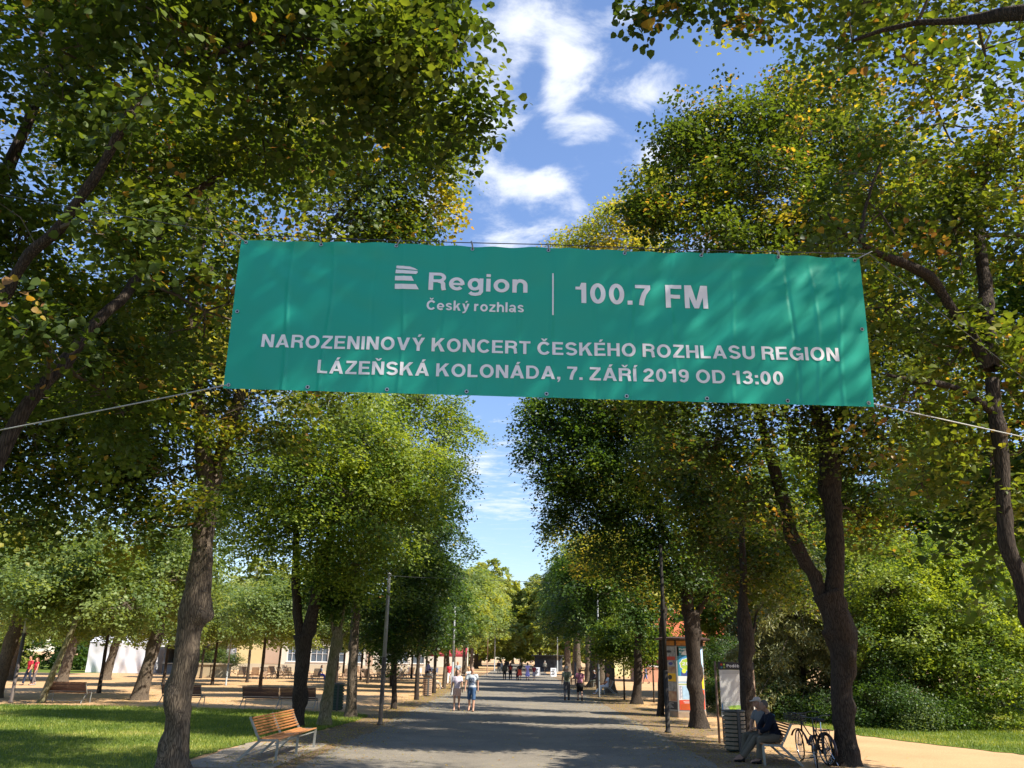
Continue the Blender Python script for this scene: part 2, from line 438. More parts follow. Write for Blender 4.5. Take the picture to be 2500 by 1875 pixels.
DENS = 1.3
def tree(name, label, cat, group, trunk, limbs, blobs, ncl, lpc, size, material, seed, bark=BARK, tintm=.35, tints=.16, hexa=False,
         crad=.55, sides=20, step=.14, flare=.55, brown=.02, twig_r=.014, flat=.55, slim=1.0, shell=.45, droop=.35, up=.55, minz=1.2, padn=6, fill=.35):
    """trunk: world path [(x,y,z,r)], limbs: same, blobs: [(x,y,z,rx,ry,rz)] in world; ncl clusters of lpc leaves"""
    rng = np.random.default_rng(seed)
    base = Vector(trunk[0][:3]); base.z = 0; ncl = int(ncl * DENS)
    root = empty(name, base, 0, label, cat, group)
    off = np.array((base.x, base.y, 0, 0))
    loc = lambda P: [tuple(np.array(p) - off) for p in P]
    mb = MB(); tr = loc(trunk); tr[0] = (tr[0][0], tr[0][1], -.12, tr[0][3])
    C = woody(mb, tr, sides, step, seed * 1.37, flare)
    mb.obj('trunk', bark, root, True)
    nodes = [c for c in C if c[2] > 2.0]
    if not nodes: nodes = [C[-1]]
    for q in limbs:
        mb = MB(); c = woody(mb, loc(q), max(8, sides // 2), step, seed + 3.1, 0); mb.obj('limb', bark, root, True)
        nodes += list(c[2:])
    B = np.array([(b[0] - base.x, b[1] - base.y, *b[2:]) for b in blobs])
    if len(B) == 0: return root
    nd = np.array(nodes)
    tw = MB()
    order = np.argsort([np.min(np.linalg.norm(nd[:, :3] - b[:3], axis=1)) for b in B])
    for i in order:
        c = B[i, :3]
        dist = np.linalg.norm(nd[:, :3] - c, axis=1) + np.maximum(0, nd[:, 2] - c[2]) * .8
        s = nd[np.argmin(dist)]
        if np.linalg.norm(s[:3] - c) > .4:
            dd = np.linalg.norm(s[:3] - c); r0 = min(s[3] * .6, .014 + .016 * dd); mid = (s[:3] + c) / 2 + rng.normal(size=3) * .06 * dd; mid[2] += .08 * dd
            pth = [(*s[:3], r0), (*mid, r0 * .7), (*c, r0 * .4)]
            cc = catmull(pth, .5); tw.tube(cc[:, :3], cc[:, 3], 6, False)
            nd = np.vstack([nd, cc[1:]])
        # a few radial boughs inside each mass of foliage
        for _ in range(4):
            d = rng.normal(size=3); d /= np.linalg.norm(d); e = c + d * B[i, 3:6] * .62
            bl = np.mean(B[i, 3:6]); pth = [(*c, min(.035, .012 * bl + .006)), (*((c + e) / 2 + rng.normal(size=3) * .07 * bl), .010 * bl + .003), (*e, .005)]
            cc = catmull(pth, .5); tw.tube(cc[:, :3], cc[:, 3], 4, False); nd = np.vstack([nd, cc[1:]])
    vol = np.prod(B[:, 3:6], axis=1) ** (2 / 3.); cnt = rng.multinomial(ncl, vol / vol.sum())
    # boughs spread their foliage in drooping, roughly level pads that overlap like tiers
    CL = []
    for b, c in zip(B, cnt):
        R_b = np.mean(b[3:6]); cf_ = int(c * fill); c = c - cf_
        for _ in range(cf_):
            d = rng.normal(size=3); d /= np.linalg.norm(d); q = b[:3] + d * b[3:6] * rng.uniform(.25, 1.0) ** .6
            o = np.array((d[0], d[1], 0)) + rng.normal(size=3) * .5; o[2] -= .5; o /= np.linalg.norm(o); ps = np.cross(o, (0.1, 0, 1)); ps /= np.linalg.norm(ps); pn = np.cross(o, ps); pn *= np.sign(pn[2]) or 1
            if q[2] > minz: CL.append((q, o, ps, pn, rng.normal() * tints))
        npad = max(3, int(c / padn))
        per = max(1, int(round(c / npad)))
        for _ in range(npad):
            d = rng.normal(size=3); d[2] = d[2] * .9 + .1; d /= np.linalg.norm(d)
            pc = b[:3] + d * b[3:6] * rng.uniform(shell, 1.10)
            o = np.array((d[0], d[1], 0)) + rng.normal(size=3) * np.array((.25, .25, 0)); o /= np.linalg.norm(o) + 1e-9
            dr = rng.normal(.52, .32); pa = o * math.cos(dr) - np.array((0, 0, math.sin(dr))); ps = np.array((-o[1], o[0], rng.normal() * .38)); ps /= np.linalg.norm(ps)
            pn = np.cross(pa, ps); pn *= np.sign(pn[2]) or 1
            ptint = rng.normal() * tints
            lp = min(1.3, .44 * R_b); wp = min(1.0, .34 * R_b)
            for k in range(per):
                r_ = math.sqrt(rng.uniform()); th_ = rng.uniform(0, 2 * PI)
                q = pc + pa * r_ * math.cos(th_) * lp + ps * r_ * math.sin(th_) * wp + pn * rng.normal() * .14 - np.array((0, 0, .10 * r_ ** 2))
                if q[2] > minz: CL.append((q, pa, ps, pn, ptint))
    P = []; T = []; BI = []
    for ci, (c, pa, ps, pn, ptint) in enumerate(CL):
        j = np.argmin(np.linalg.norm(nd[:, :3] - c, axis=1)); s = nd[j]
        if size < .12 or ci % 2 == 0:
            mid = (s[:3] + c) / 2 + rng.normal(size=3) * .06; mid[2] += .08
            r0 = min(twig_r, s[3] * .7)
            if np.linalg.norm(s[:3] - c) > .25: tw.tube(np.array([s[:3], mid, c]), [r0, r0 * .7, r0 * .3], 3, False)
        m = max(3, int(lpc * rng.uniform(.6, 1.4)))
        u_ = rng.uniform(.05, 1, m) ** .6; a_ = rng.uniform(0, 2 * PI, m)
        # a few twiglets fan out within the pad
        a_ = np.round(a_ / (2 * PI / 7)) * (2 * PI / 7) + rng.normal(size=m) * .22 + rng.uniform(0, 6.28)
        q = c + pa * (np.cos(a_) * u_ * crad * 1.3)[:, None] + ps * (np.sin(a_) * u_ * crad * 1.3)[:, None] + pn * (rng.normal(size=m) * crad * .24)[:, None]
        q[:, 2] -= u_ ** 2 * crad * .30
        P.append(q); BI.append(np.repeat((pn * .8 + rng.normal(size=3) * .35)[None], m, 0))
        ct = tintm + ptint + rng.normal() * tints * .5
        t = ct + rng.normal(size=m) * .035
        t = np.minimum(t, max(.84, tintm + .06))
        if rng.uniform() < brown * .8:
            k = rng.uniform(size=m) < .45; t[k] = rng.uniform(.88, 1, k.sum())
        T.append(t)
    P = np.concatenate(P); T = np.concatenate(T); BI = np.concatenate(BI)
    tag(tw.obj('branches', TWIG, root), kind='stuff')
    o = link('crown', leaves_mesh('crown', P, size, T, material, rng, hexa, slim=slim, droop=droop, up=up, bias=BI), root)
    tag(o, kind='stuff')
    return root

def pblobs(L_, Y=None, squash=.85, depth=.9):
    R = []
    for q in L_:
        u, v, r = q[:3]; y = q[3] if len(q) > 3 else Y
        p = at(u, v, y); m = r * scl(u, v, y); R.append((p.x, p.y, p.z, m, m * depth, m * squash))
    return R

# ------------------------------------------------------------------ ground, road, lawns
def ground_mat(name, c1, c2, c3, s1=.6, s2=35, bump=.35):
    m = bpy.data.materials.new(name); m.use_nodes = True
    n = m.node_tree; b = n.nodes['Principled BSDF']; b.inputs['Roughness'].default_value = .95; b.inputs['Specular IOR Level'].default_value = .1
    t = n.nodes.new('ShaderNodeTexCoord')
    a = n.nodes.new('ShaderNodeTexNoise'); a.inputs['Scale'].default_value = s1; a.inputs['Detail'].default_value = 7; a.inputs['Roughness'].default_value = .62
    f = n.nodes.new('ShaderNodeTexNoise'); f.inputs['Scale'].default_value = s2; f.inputs['Detail'].default_value = 6; f.inputs['Roughness'].default_value = .7
    n.links.new(t.outputs['Object'], a.inputs['Vector']); n.links.new(t.outputs['Object'], f.inputs['Vector'])
    r = n.nodes.new('ShaderNodeValToRGB'); r.color_ramp.elements[0].position = .34; r.color_ramp.elements[1].position = .68
    r.color_ramp.elements[0].color = (*c2, 1); r.color_ramp.elements[1].color = (*c1, 1); n.links.new(a.outputs['Fac'], r.inputs[0])
    g = n.nodes.new('ShaderNodeValToRGB'); g.color_ramp.elements[0].position = .42; g.color_ramp.elements[1].position = .60
    g.color_ramp.elements[0].color = (.72, .72, .72, 1); g.color_ramp.elements[1].color = (1.12, 1.12, 1.12, 1); n.links.new(f.outputs['Fac'], g.inputs[0])
    mu = n.nodes.new('ShaderNodeMixRGB'); mu.blend_type = 'MULTIPLY'; mu.inputs[0].default_value = .9
    n.links.new(r.outputs[0], mu.inputs[1]); n.links.new(g.outputs[0], mu.inputs[2])
    st = n.nodes.new('ShaderNodeTexNoise'); st.inputs['Scale'].default_value = s2 * 4; st.inputs['Detail'].default_value = 2
    n.links.new(t.outputs['Object'], st.inputs['Vector'])
    s3 = n.nodes.new('ShaderNodeValToRGB'); s3.color_ramp.elements[0].position = .66; s3.color_ramp.elements[1].position = .70
    n.links.new(st.outputs['Fac'], s3.inputs[0])
    m2 = n.nodes.new('ShaderNodeMixRGB'); m2.inputs[2].default_value = (*c3, 1); n.links.new(s3.outputs[0], m2.inputs[0]); n.links.new(mu.outputs[0], m2.inputs[1])
    n.links.new(m2.outputs[0], b.inputs['Base Color'])
    k = n.nodes.new('ShaderNodeBump'); k.inputs['Strength'].default_value = bump; k.inputs['Distance'].default_value = .02
    n.links.new(f.outputs['Fac'], k.inputs['Height']); n.links.new(k.outputs[0], b.inputs['Normal'])
    return m
SAND = ground_mat('sandy_gravel', (.60, .385, .205), (.50, .315, .165), (.25, .15, .08), .5, 30)
ASPH = ground_mat('grey_asphalt', (.275, .240, .19), (.190, .168, .138), (.34, .31, .26), .55, 45, .5)
LITTERED = ground_mat('leafy_verge_soil', (.27, .19, .12), (.19, .14, .09), (.42, .30, .15), 1.4, 22, .6)
LAWN = ground_mat('lawn_turf', (.165, .21, .036), (.095, .14, .025), (.20, .22, .06), .8, 28, .8)

def sheet(name, pts, z, m, nx=1):
    bm = bmesh.new(); f = bm.faces.new([bm.verts.new((p[0], p[1], z)) for p in pts])
    bmesh.ops.recalc_face_normals(bm, faces=bm.faces)
    if f.normal.z < 0: f.normal_flip()
    if nx: bmesh.ops.triangulate(bm, faces=bm.faces)
    me = bpy.data.meshes.new(name); bm.to_mesh(me); bm.free(); me.materials.append(m)
    o = link(name, me); tag(o, kind='structure'); return o
sheet('ground', [(-700, -300), (700, -300), (700, 1300), (-700, 1300)], 0, SAND)
def wob(x0, y0, y1, step, amp, sd):
    return [(x0 + amp * (mnoise.noise(Vector((y * .35, sd, 0))) + .6 * mnoise.noise(Vector((y * 1.3, sd, 4)))), y) for y in np.arange(y0, y1, step)]
Lv = wob(-6.1, -30, 34.8, .5, .8, 3) + wob(-5.6, 34.8, 120, 1, .5, 3)
Rv = wob(6.4, -30, 120, .6, .9, 9)
sheet('verge', Lv + Rv[::-1], .004, LITTERED)
Lr = wob(-4.5, -30, 320, .4, .22, 5)
Rr = wob(4.45, -30, 320, .4, .20, 11)
sheet('road', Lr + Rr[::-1], .008, ASPH)
# concrete slab below the near bench
sheet('paving_pad', wob(-6.9, 18.0, 23.3, .3, .25, 21) + wob(-4.9, 18.0, 23.3, .3, .12, 25)[::-1], .012, ground_mat('worn_concrete', (.36, .31, .25), (.30, .25, .19), (.2, .2, .1), 1.2, 30))

lawnL = [(-60, 36.2), (-21.4, 36.2), (-14.8, 36.6), (-9.3, 35.6), (-6.6, 35.0), (-5.6, 33.5), (-5.7, 30), (-6.1, 26), (-6.9, 23.5), (-7.2, 20), (-6.6, 17.4), (-6.2, 12), (-6.4, -30), (-60, -30)]
lawnR = [(11.8, 70), (11.0, 55), (10.5, 46), (10.2, 40), (10.3, 35), (11.1, 28.6), (12.2, 25.8), (13.3, 23.6), (16.5, 20.5), (24, 18), (60, 14), (60, 70)]
def jag(P, sd, amp=.14):
    R = []
    for i in range(len(P)):
        a = np.array(P[i], float); b = np.array(P[(i + 1) % len(P)], float); n = max(1, min(60, int(np.linalg.norm(b - a) / .35)))
        for j in range(n):
            p = a + (b - a) * j / n
            R.append((p[0] + amp * mnoise.noise(Vector((p[0] * 1.9, p[1] * 1.9, sd))) * 1.5, p[1] + amp * mnoise.noise(Vector((p[1] * 1.9, p[0] * 1.9, sd + 5))) * 1.5))
    return R
JL = jag(lawnL, 1); JR = jag(lawnR, 2)
sheet('lawn', JL, .012, LAWN)
sheet('lawn', JR, .012, LAWN)
sheet('lawn', [(-140, 88), (-45, 88), (-43, 93), (-46, 110), (-60, 160), (-140, 160)], .012, LAWN)

GRASS = leaf_mat('grass_blade', [(0, (.08, .13, .018)), (.5, (.155, .205, .034)), (.85, (.30, .32, .06)), (1, (.42, .38, .14))], .3)
def inside(P, x, y):
    P = np.array(P); c = np.zeros(len(x), bool); j = len(P) - 1
    for i in range(len(P)):
        xi, yi = P[i]; xj, yj = P[j]
        k = ((yi > y) != (yj > y)) & (x < (xj - xi) * (y - yi) / (yj - yi + 1e-12) + xi); c ^= k; j = i
    return c
def grass(name, poly, x0, x1, y0, y1, n, hmin, hmax, seed, label):
    rng = np.random.default_rng(seed)
    x = rng.uniform(x0, x1, n); y = y0 + (y1 - y0) * rng.uniform(0, 1, n) ** 1.25
    k = inside(poly, x, y); x, y = x[k], y[k]; n = len(x)
    h = rng.uniform(hmin, hmax, n) * (1 + (y - y0) / 40.)
    wd = .006 + .0005 * np.maximum(0, y - 15)
    az = rng.uniform(0, 2 * PI, n); le = rng.normal(size=(n, 2)) * .35 * h[:, None]
    V = np.empty((n, 3, 3))
    V[:, 0] = np.stack([x - np.cos(az) * wd, y - np.sin(az) * wd, np.full(n, .012)], 1)
    V[:, 1] = np.stack([x + np.cos(az) * wd, y + np.sin(az) * wd, np.full(n, .012)], 1)
    V[:, 2] = np.stack([x + le[:, 0], y + le[:, 1], .012 + h], 1)
    me = bpy.data.meshes.new(name); me.vertices.add(n * 3); me.vertices.foreach_set('co', V.astype(np.float32).ravel())
    me.loops.add(n * 3); me.loops.foreach_set('vertex_index', np.arange(n * 3, dtype=np.int32))
    me.polygons.add(n); me.polygons.foreach_set('loop_start', (np.arange(n) * 3).astype(np.int32))
    try: me.polygons.foreach_set('loop_total', np.full(n, 3, np.int32))
    except Exception: pass
    pt = np.array([mnoise.noise(Vector((px_ * .35, py_ * .35, 1))) + .5 * mnoise.noise(Vector((px_ * 1.1, py_ * 1.1, 7))) for px_, py_ in zip(x, y)])
    a = me.attributes.new('tint', 'FLOAT', 'FACE'); a.data.foreach_set('value', np.clip(rng.normal(.45, .18, n) + pt * .7, 0, 1).astype(np.float32))
    me.materials.append(GRASS); me.update(calc_edges=True)
    o = link(name, me); tag(o, label, 'grass', kind='stuff')
grass('grass', JL, -24, -5, 14, 37, 140000, .025, .065, 5, 'short green grass blades of the lawn on the near side')
grass('grass', JR, 10, 24, 19, 45, 80000, .025, .07, 6, 'short green grass blades of the lawn below the bushes')

def litter(name, n, seed, xr, yr, label, sz=.05):
    rng = np.random.default_rng(seed)
    x = rng.normal(0, 1, n) * xr[1] + xr[0]; y = yr[0] + (yr[1] - yr[0]) * rng.uniform(0, 1, n) ** 1.3
    P = np.stack([x, y, np.full(n, .022)], 1)
    me = leaves_mesh(name, P, sz, rng.uniform(.72, 1.0, n), LEAF, rng, False, up=6, droop=-.3)
    tag(link(name, me), label, 'leaf litter', kind='stuff')
litter('leaf_litter', 9000, 31, (-5.2, .75), (15, 75), 'brown and yellow fallen leaves strewn along the verge by the lawn')
litter('leaf_litter', 9000, 32, (5.5, 1.3), (17, 75), 'brown fallen leaves strewn along the verge under the dark trees')
litter('leaf_litter', 1300, 33, (0, 3.2), (18, 60), 'scattered fallen leaves lying on the grey asphalt', .045)
litter('leaf_litter', 5000, 34, (-14, 6), (37, 80), 'scattered fallen leaves lying on the sandy plaza', .06)

# ------------------------------------------------------------------ banner
TL, TR = (-2.71, 5.97), (3.19, 5.85)
BL, BR = (-2.69, 4.462), (3.14, 4.37)
BY = 7.0
def bpos(s, t, lift=0.0):
    x = (TL[0] * (1 - s) + TR[0] * s) * (1 - t) + (BL[0] * (1 - s) + BR[0] * s) * t
    z = (TL[1] * (1 - s) + TR[1] * s) * (1 - t) + (BL[1] * (1 - s) + BR[1] * s) * t
    # scallops between the ties, folds from having lain rolled up, tension creases from the corners
    z -= .004 * (1 - abs(math.cos(8 * PI * s))) * (1 - t) ** 2
    y = BY
    for q, a in ((.088, .010), (.152, .007), (.225, .003), (.27, .007), (.333, .006), (.39, .003), (.452, .004), (.51, .006), (.575, .004), (.63, .006), (.70, .005), (.79, .004), (.885, .010), (.92, .006), (.958, .007)):
        d = (s - q - .004 * math.sin(5 * t + q * 40)) / .0028
        if abs(d) < 4: y += 1.15 * a * math.exp(-d * d) * (1 if int(q * 1000) % 2 else -1) * min(1, 1.7 * t + .2)
    for (s0, sg) in ((0, 1), (1, -1)):
        ds = (s - s0) * sg * 5.9
        for ang, a, w_ in ((.30, .030, .10), (.52, .022, .09), (.14, .024, .07), (.85, .014, .09)):
            l = math.hypot(ds, t * 1.5); e = ds * math.sin(ang) - t * 1.5 * math.cos(ang)
            y += a * math.exp(-(e / (w_ * (.4 + l * .45))) ** 2) * math.exp(-l * .55) * min(1, l * 1.6)
    y += .010 * math.sin(s * 9.3 + 1.1 + 2 * t) * math.sin(t * 3.0 + .2) + .012 * math.sin(s * 21 - 3 * t) * (1 - t) + .006 * mnoise.noise(Vector((s * 30, t * 8, 2)))
    y += .010 * math.sin(2 * PI * 16 * s + 1) * math.exp(-t * 9)
    return (x, y - lift, z)
def banner_from_xz(x, z, lift):
    t = .5
    for _ in range(4):
        xl = TL[0] * (1 - t) + BL[0] * t; xr_ = TR[0] * (1 - t) + BR[0] * t; s = (x - xl) / (xr_ - xl)
        zt = TL[1] * (1 - s) + TR[1] * s; zb = BL[1] * (1 - s) + BR[1] * s; t = (z - zt) / (zb - zt)
    return bpos(s, t, lift)
bt = bpy.data.materials.new('banner_vinyl'); bt.use_nodes = True
_n = bt.node_tree; _b = _n.nodes['Principled BSDF']; _b.inputs['Base Color'].default_value = (.018, .42, .30, 1); _b.inputs['Roughness'].default_value = .38; _b.inputs['Specular IOR Level'].default_value = .4
_t = _n.nodes.new('ShaderNodeBsdfTranslucent'); _t.inputs[0].default_value = (.015, .45, .32, 1)
_x = _n.nodes.new('ShaderNodeMixShader'); _x.inputs[0].default_value = .22
_n.links.new(_b.outputs[0], _x.inputs[1]); _n.links.new(_t.outputs[0], _x.inputs[2]); _n.links.new(_x.outputs[0], _n.nodes['Material Output'].inputs[0])
WHITEP = mat('printed_white', (.86, .85, .86), .7, .15)
NS, NT = 560, 30
bnr = empty('banner', (0, BY, 4.4), 0, 'wide green banner with white Czech concert lettering hung across the avenue', 'banner')
mb = MB(); V = [bpos(i / NS, j / NT) for j in range(NT + 1) for i in range(NS + 1)]
mb.add(np.array(V) - np.array((0, BY, 4.4)), [(j * (NS + 1) + i, (j + 1) * (NS + 1) + i, (j + 1) * (NS + 1) + i + 1, j * (NS + 1) + i + 1) for j in range(NT) for i in range(NS)])
mb.obj('cloth', bt, bnr, True)

# ---- lettering: a bold grotesque drawn as strokes and polygons, cap height 1
def _arc(cx, cy, rx, ry, a0, a1, n=None):
    n = n or max(4, int(abs(a1 - a0) / 13))
    return [(cx + rx * math.cos(math.radians(a0 + (a1 - a0) * i / n)), cy + ry * math.sin(math.radians(a0 + (a1 - a0) * i / n))) for i in range(n + 1)]
def _st(pts, w_=.2, closed=False):
    P = [np.array(p, float) for p in pts]; n = len(P); Lf = []; Rt = []
    for i in range(n):
        if closed: a, b = P[(i - 1) % (n - 1)] if i in (0, n - 1) else P[i - 1], P[1] if i in (0, n - 1) else P[i + 1]
        else: a, b = P[max(0, i - 1)], P[min(n - 1, i + 1)]
        d1 = P[i] - a; d2 = b - P[i]
        if closed and i in (0, n - 1): d1 = P[0] - P[n - 2]; d2 = P[1] - P[0]
        l1, l2 = np.linalg.norm(d1), np.linalg.norm(d2); d1 = d1 / l1 if l1 > 1e-9 else d2 / l2; d2 = d2 / l2 if l2 > 1e-9 else d1
        t = d1 + d2; t /= np.linalg.norm(t); nn = np.array((-t[1], t[0])); k = max(.6, float(nn @ np.array((-d1[1], d1[0]))))
        Lf.append(P[i] + nn * w_ / 2 / k); Rt.append(P[i] - nn * w_ / 2 / k)
    return [[tuple(Lf[i]), tuple(Rt[i]), tuple(Rt[i + 1]), tuple(Lf[i + 1])] for i in range(n - 1)]
def _re(x0, y0, x1, y1): return [[(x0, y0), (x1, y0), (x1, y1), (x0, y1)]]
def _acc(kind, cx, dy=0.0):
    if kind == 'a': return [[(cx - .07, 1.06 + dy), (cx + .06, 1.06 + dy), (cx + .20, 1.25 + dy), (cx + .0, 1.25 + dy)]]
    return [[(cx - .21, 1.25 + dy), (cx - .07, 1.06 + dy), (cx, 1.06 + dy), (cx, 1.155 + dy), (cx - .075, 1.25 + dy)], [(cx + .21, 1.25 + dy), (cx + .075, 1.25 + dy), (cx, 1.155 + dy), (cx, 1.06 + dy), (cx + .07, 1.06 + dy)]]
def _glyphs():
    G = {}; S_ = _re(0, 0, .2, 1); bow = [(.1, .915), (.44, .915)] + _arc(.44, .715, .22, .20, 80, -80) + [(.44, .515), (.1, .515)]
    G['I'] = (.2, [S_]); G['N'] = (.76, [S_, _re(.56, 0, .76, 1), [[(.001, 1), (.22, 1), (.759, 0), (.54, 0)]]])
    A_ = [[[(0, 0), (.21, 0), (.54, 1), (.32, 1)]], [[(.86, 0), (.54, 1), (.32, 1), (.65, 0)]], _re(.2, .2, .66, .36)]; G['A'] = (.86, A_)
    G['R'] = (.76, [S_, _st(bow, .17), _st([(.42, .50), (.55, .47), (.625, .37), (.645, .12), (.68, 0)], .19)]); G['P'] = (.70, [S_, _st(bow, .17)])
    G['O'] = (.88, [_st(_arc(.44, .5, .335, .42, 0, 360, 28), .195, True)]); G['C'] = (.82, [_st(_arc(.44, .5, .335, .42, 38, 322), .195)])
    G['G'] = (.84, [_st(_arc(.44, .5, .335, .42, 40, 330), .195), _re(.44, .38, .84, .53), _re(.70, 0, .84, .5)])
    G['D'] = (.80, [S_, _st([(.1, .915), (.38, .915)] + _arc(.38, .5, .32, .415, 85, -85) + [(.38, .085), (.1, .085)], .18)])
    G['Z'] = (.70, [_re(0, 0, .70, .17), _re(.03, .83, .69, 1), [[(0, .17), (.24, .17), (.69, .83), (.45, .83)]]])
    E_ = [S_, _re(.2, .83, .67, 1), _re(.2, .42, .63, .58)]; G['E'] = (.69, E_ + [_re(.2, 0, .69, .17)]); G['F'] = (.64, [S_, _re(.2, .83, .65, 1), _re(.2, .41, .58, .57)])
    G['L'] = (.62, [S_, _re(.2, 0, .62, .17)]); G['T'] = (.70, [_re(0, .83, .70, 1), _re(.25, 0, .45, .83)]); G['H'] = (.76, [S_, _re(.56, 0, .76, 1), _re(.2, .42, .56, .59)])
    G['U'] = (.76, [_st([(.1, 1), (.1, .38)] + _arc(.38, .36, .28, .275, 180, 360) + [(.66, .38), (.66, 1)], .2)])
    G['V'] = (.82, [[[(0, 1), (.31, 0), (.51, 0), (.22, 1)]], [[(.82, 1), (.60, 1), (.31, 0), (.51, 0)]]]); G['Y'] = (.82, [[[(0, 1), (.31, .40), (.51, .40), (.24, 1)]], [[(.82, 1), (.58, 1), (.31, .40), (.51, .40)]], _re(.31, 0, .51, .41)])
    G['K'] = (.82, [S_, [[(.2, .27), (.80, 1), (.55, 1), (.2, .55)]], [[(.33, .60), (.57, 0), (.83, 0), (.48, .72)]]])
    G['M'] = (.92, [_re(0, 0, .19, 1), _re(.73, 0, .92, 1), [[(.001, 1), (.37, 0), (.55, 0), (.27, 1)]], [[(.919, 1), (.65, 1), (.37, 0), (.55, 0)]]])
    G['S'] = (.74, [_st(_arc(.37, .715, .265, .205, 15, 250) + [(.37, .50)] + _arc(.37, .285, .275, .205, 70, -160), .185)])
    G['0'] = (.64, [_st(_arc(.32, .5, .22, .415, 0, 360, 26), .19, True)]); G['1'] = (.50, [_re(.27, 0, .47, 1), _re(.03, .66, .28, .80), [[(.20, .80), (.28, .80), (.30, 1), (.27, 1)]]])
    G['2'] = (.64, [_st(_arc(.32, .70, .22, .215, 178, -25) + [(.43, .47), (.22, .30), (.12, .15)], .19), _re(.0, 0, .64, .17)])
    G['3'] = (.64, [_st(_arc(.31, .735, .20, .185, 165, -75), .18), _st(_arc(.31, .30, .23, .215, 75, -165), .18), _re(.22, .45, .4, .60)])
    G['7'] = (.62, [_re(0, .83, .62, 1), _st([(.54, .86), (.36, .55), (.27, .25), (.24, 0)], .2)])
    G['9'] = (.64, [_st(_arc(.32, .68, .22, .235, 0, 360, 24), .18, True), _st([(.545, .70), (.54, .42), (.47, .19), (.33, .09), (.19, .12), (.12, .22)], .18)])
    G['.'] = (.2, [_re(0, 0, .2, .2)]); G[','] = (.2, [_re(0, 0, .2, .2), [[(.10, 0), (.20, 0), (.10, -.20), (.01, -.20)]]]); G[':'] = (.2, [_re(0, 0, .2, .2), _re(0, .50, .2, .70)])
    s = .19; st = _re(0, 0, s, .74); as_ = _re(0, 0, s, 1)
    G['i'] = (s, [st, _re(0, .84, s, 1)]); G['l'] = (s, [as_]); G['o'] = (.70, [_st(_arc(.35, .37, .255, .285, 0, 360, 24), .18, True)])
    G['e'] = (.68, [_st([(.59, .33)] + _arc(.34, .37, .25, .285, 0, 318), .175), _re(.16, .29, .60, .42)])
    G['g'] = (.69, [_st(_arc(.32, .39, .225, .275, 0, 360, 22), .175, True), _st([(.60, .74), (.60, -.02), (.53, -.14), (.36, -.19), (.20, -.16), (.11, -.08)], .175)])
    ar = [(.095, .38)] + _arc(.34, .41, .225, .245, 160, 0) + [(.565, 0)]
    G['n'] = (.66, [st, _st(ar, .185)]); G['h'] = (.66, [as_, _st(ar, .185)]); G['r'] = (.43, [st, _st([(.095, .36)] + _arc(.36, .38, .26, .27, 165, 85), .185)])
    G['s'] = (.59, [_st(_arc(.295, .535, .20, .135, 15, 250) + [(.295, .375)] + _arc(.295, .215, .21, .135, 70, -165), .155)])
    G['k'] = (.66, [as_, [[(s, .19), (.62, .74), (.39, .74), (s, .44)]], [[(.28, .42), (.42, 0), (.66, 0), (.40, .52)]]])
    G['y'] = (.67, [[[(0, .74), (.27, 0), (.42, .08), (.21, .74)]], [[(.67, .74), (.46, .74), (.27, .05), (.41, .0)]], _st([(.335, .05), (.28, -.10), (.18, -.165), (.06, -.16)], .15)])
    G['z'] = (.57, [_re(0, 0, .57, .145), _re(.02, .595, .56, .74), [[(0, .145), (.22, .145), (.56, .595), (.34, .595)]]])
    G['a'] = (.65, [_st(_arc(.26, .21, .175, .135, 20, 340) + [(.42, .26)], .155), _st(_arc(.32, .50, .215, .165, 165, 5) + [(.54, .3), (.54, .12), (.60, 0)], .17), _re(.28, .27, .5, .40)])
    G['b'] = (.69, [as_, _st(_arc(.37, .37, .225, .285, 0, 360, 22), .18, True)]); G['d'] = (.69, [_re(.50, 0, .69, 1), _st(_arc(.32, .37, .225, .285, 0, 360, 22), .18, True)])
    G['t'] = (.40, [_re(.1, .1, .28, .95), _re(0, .60, .4, .74), _re(.12, 0, .4, .13)])
    for c, b, k, cx, dy in (('Á', 'A', 'a', .43, 0), ('Ý', 'Y', 'a', .41, 0), ('Í', 'I', 'a', .1, 0), ('É', 'E', 'a', .36, 0), ('Č', 'C', 'c', .44, 0), ('Ň', 'N', 'c', .38, 0), ('Ř', 'R', 'c', .38, 0), ('ý', 'y', 'a', .34, -.24), ('á', 'a', 'a', .32, -.24), ('ě', 'e', 'c', .34, -.24)):
        G[c] = (G[b][0], G[b][1] + [_acc(k, cx, dy)])
    return G
GLY = _glyphs()
def text_geo(s, bold=0, cut=None, spacing=1.0, only=None):
    """text laid out with x 0..1 over its width and y 0..1 over the cap height; the third number is the layer"""
    V = []; F = []; x = 0; n = 0; wi = 0
    for ch in s:
        if ch == ' ': x += .30; wi += 1; continue
        w_, parts = GLY[ch]
        for k, part in enumerate(parts if only in (None, wi) else []):
            for poly in part:
                V += [(x + a, b, k) for a, b in poly]; F.append(tuple(range(n, n + len(poly)))); n += len(poly)
        x += w_ + .125 * spacing
    W_ = x - .125 * spacing
    bm = bmesh.new(); vs = [bm.verts.new(v) for v in V]
    for f in F: bm.faces.new([vs[i] for i in f])
    if cut:
        for ax, N_, lo, hi in ((0, cut, 0, W_), (1, 7, -.25, 1.25)):
            for i in range(1, N_):
                c = lo + (hi - lo) * i / N_ + 1.7e-4
                bmesh.ops.bisect_plane(bm, geom=bm.verts[:] + bm.edges[:] + bm.faces[:], plane_co=(c, 0, 0) if ax == 0 else (0, c, 0), plane_no=(1, 0, 0) if ax == 0 else (0, 1, 0), dist=1e-6)
    bm.verts.index_update(); V = np.array([q.co[:] for q in bm.verts]); F = [tuple(a.index for a in q.verts) for q in bm.faces]; bm.free()
    V[:, 0] /= W_
    return V, F
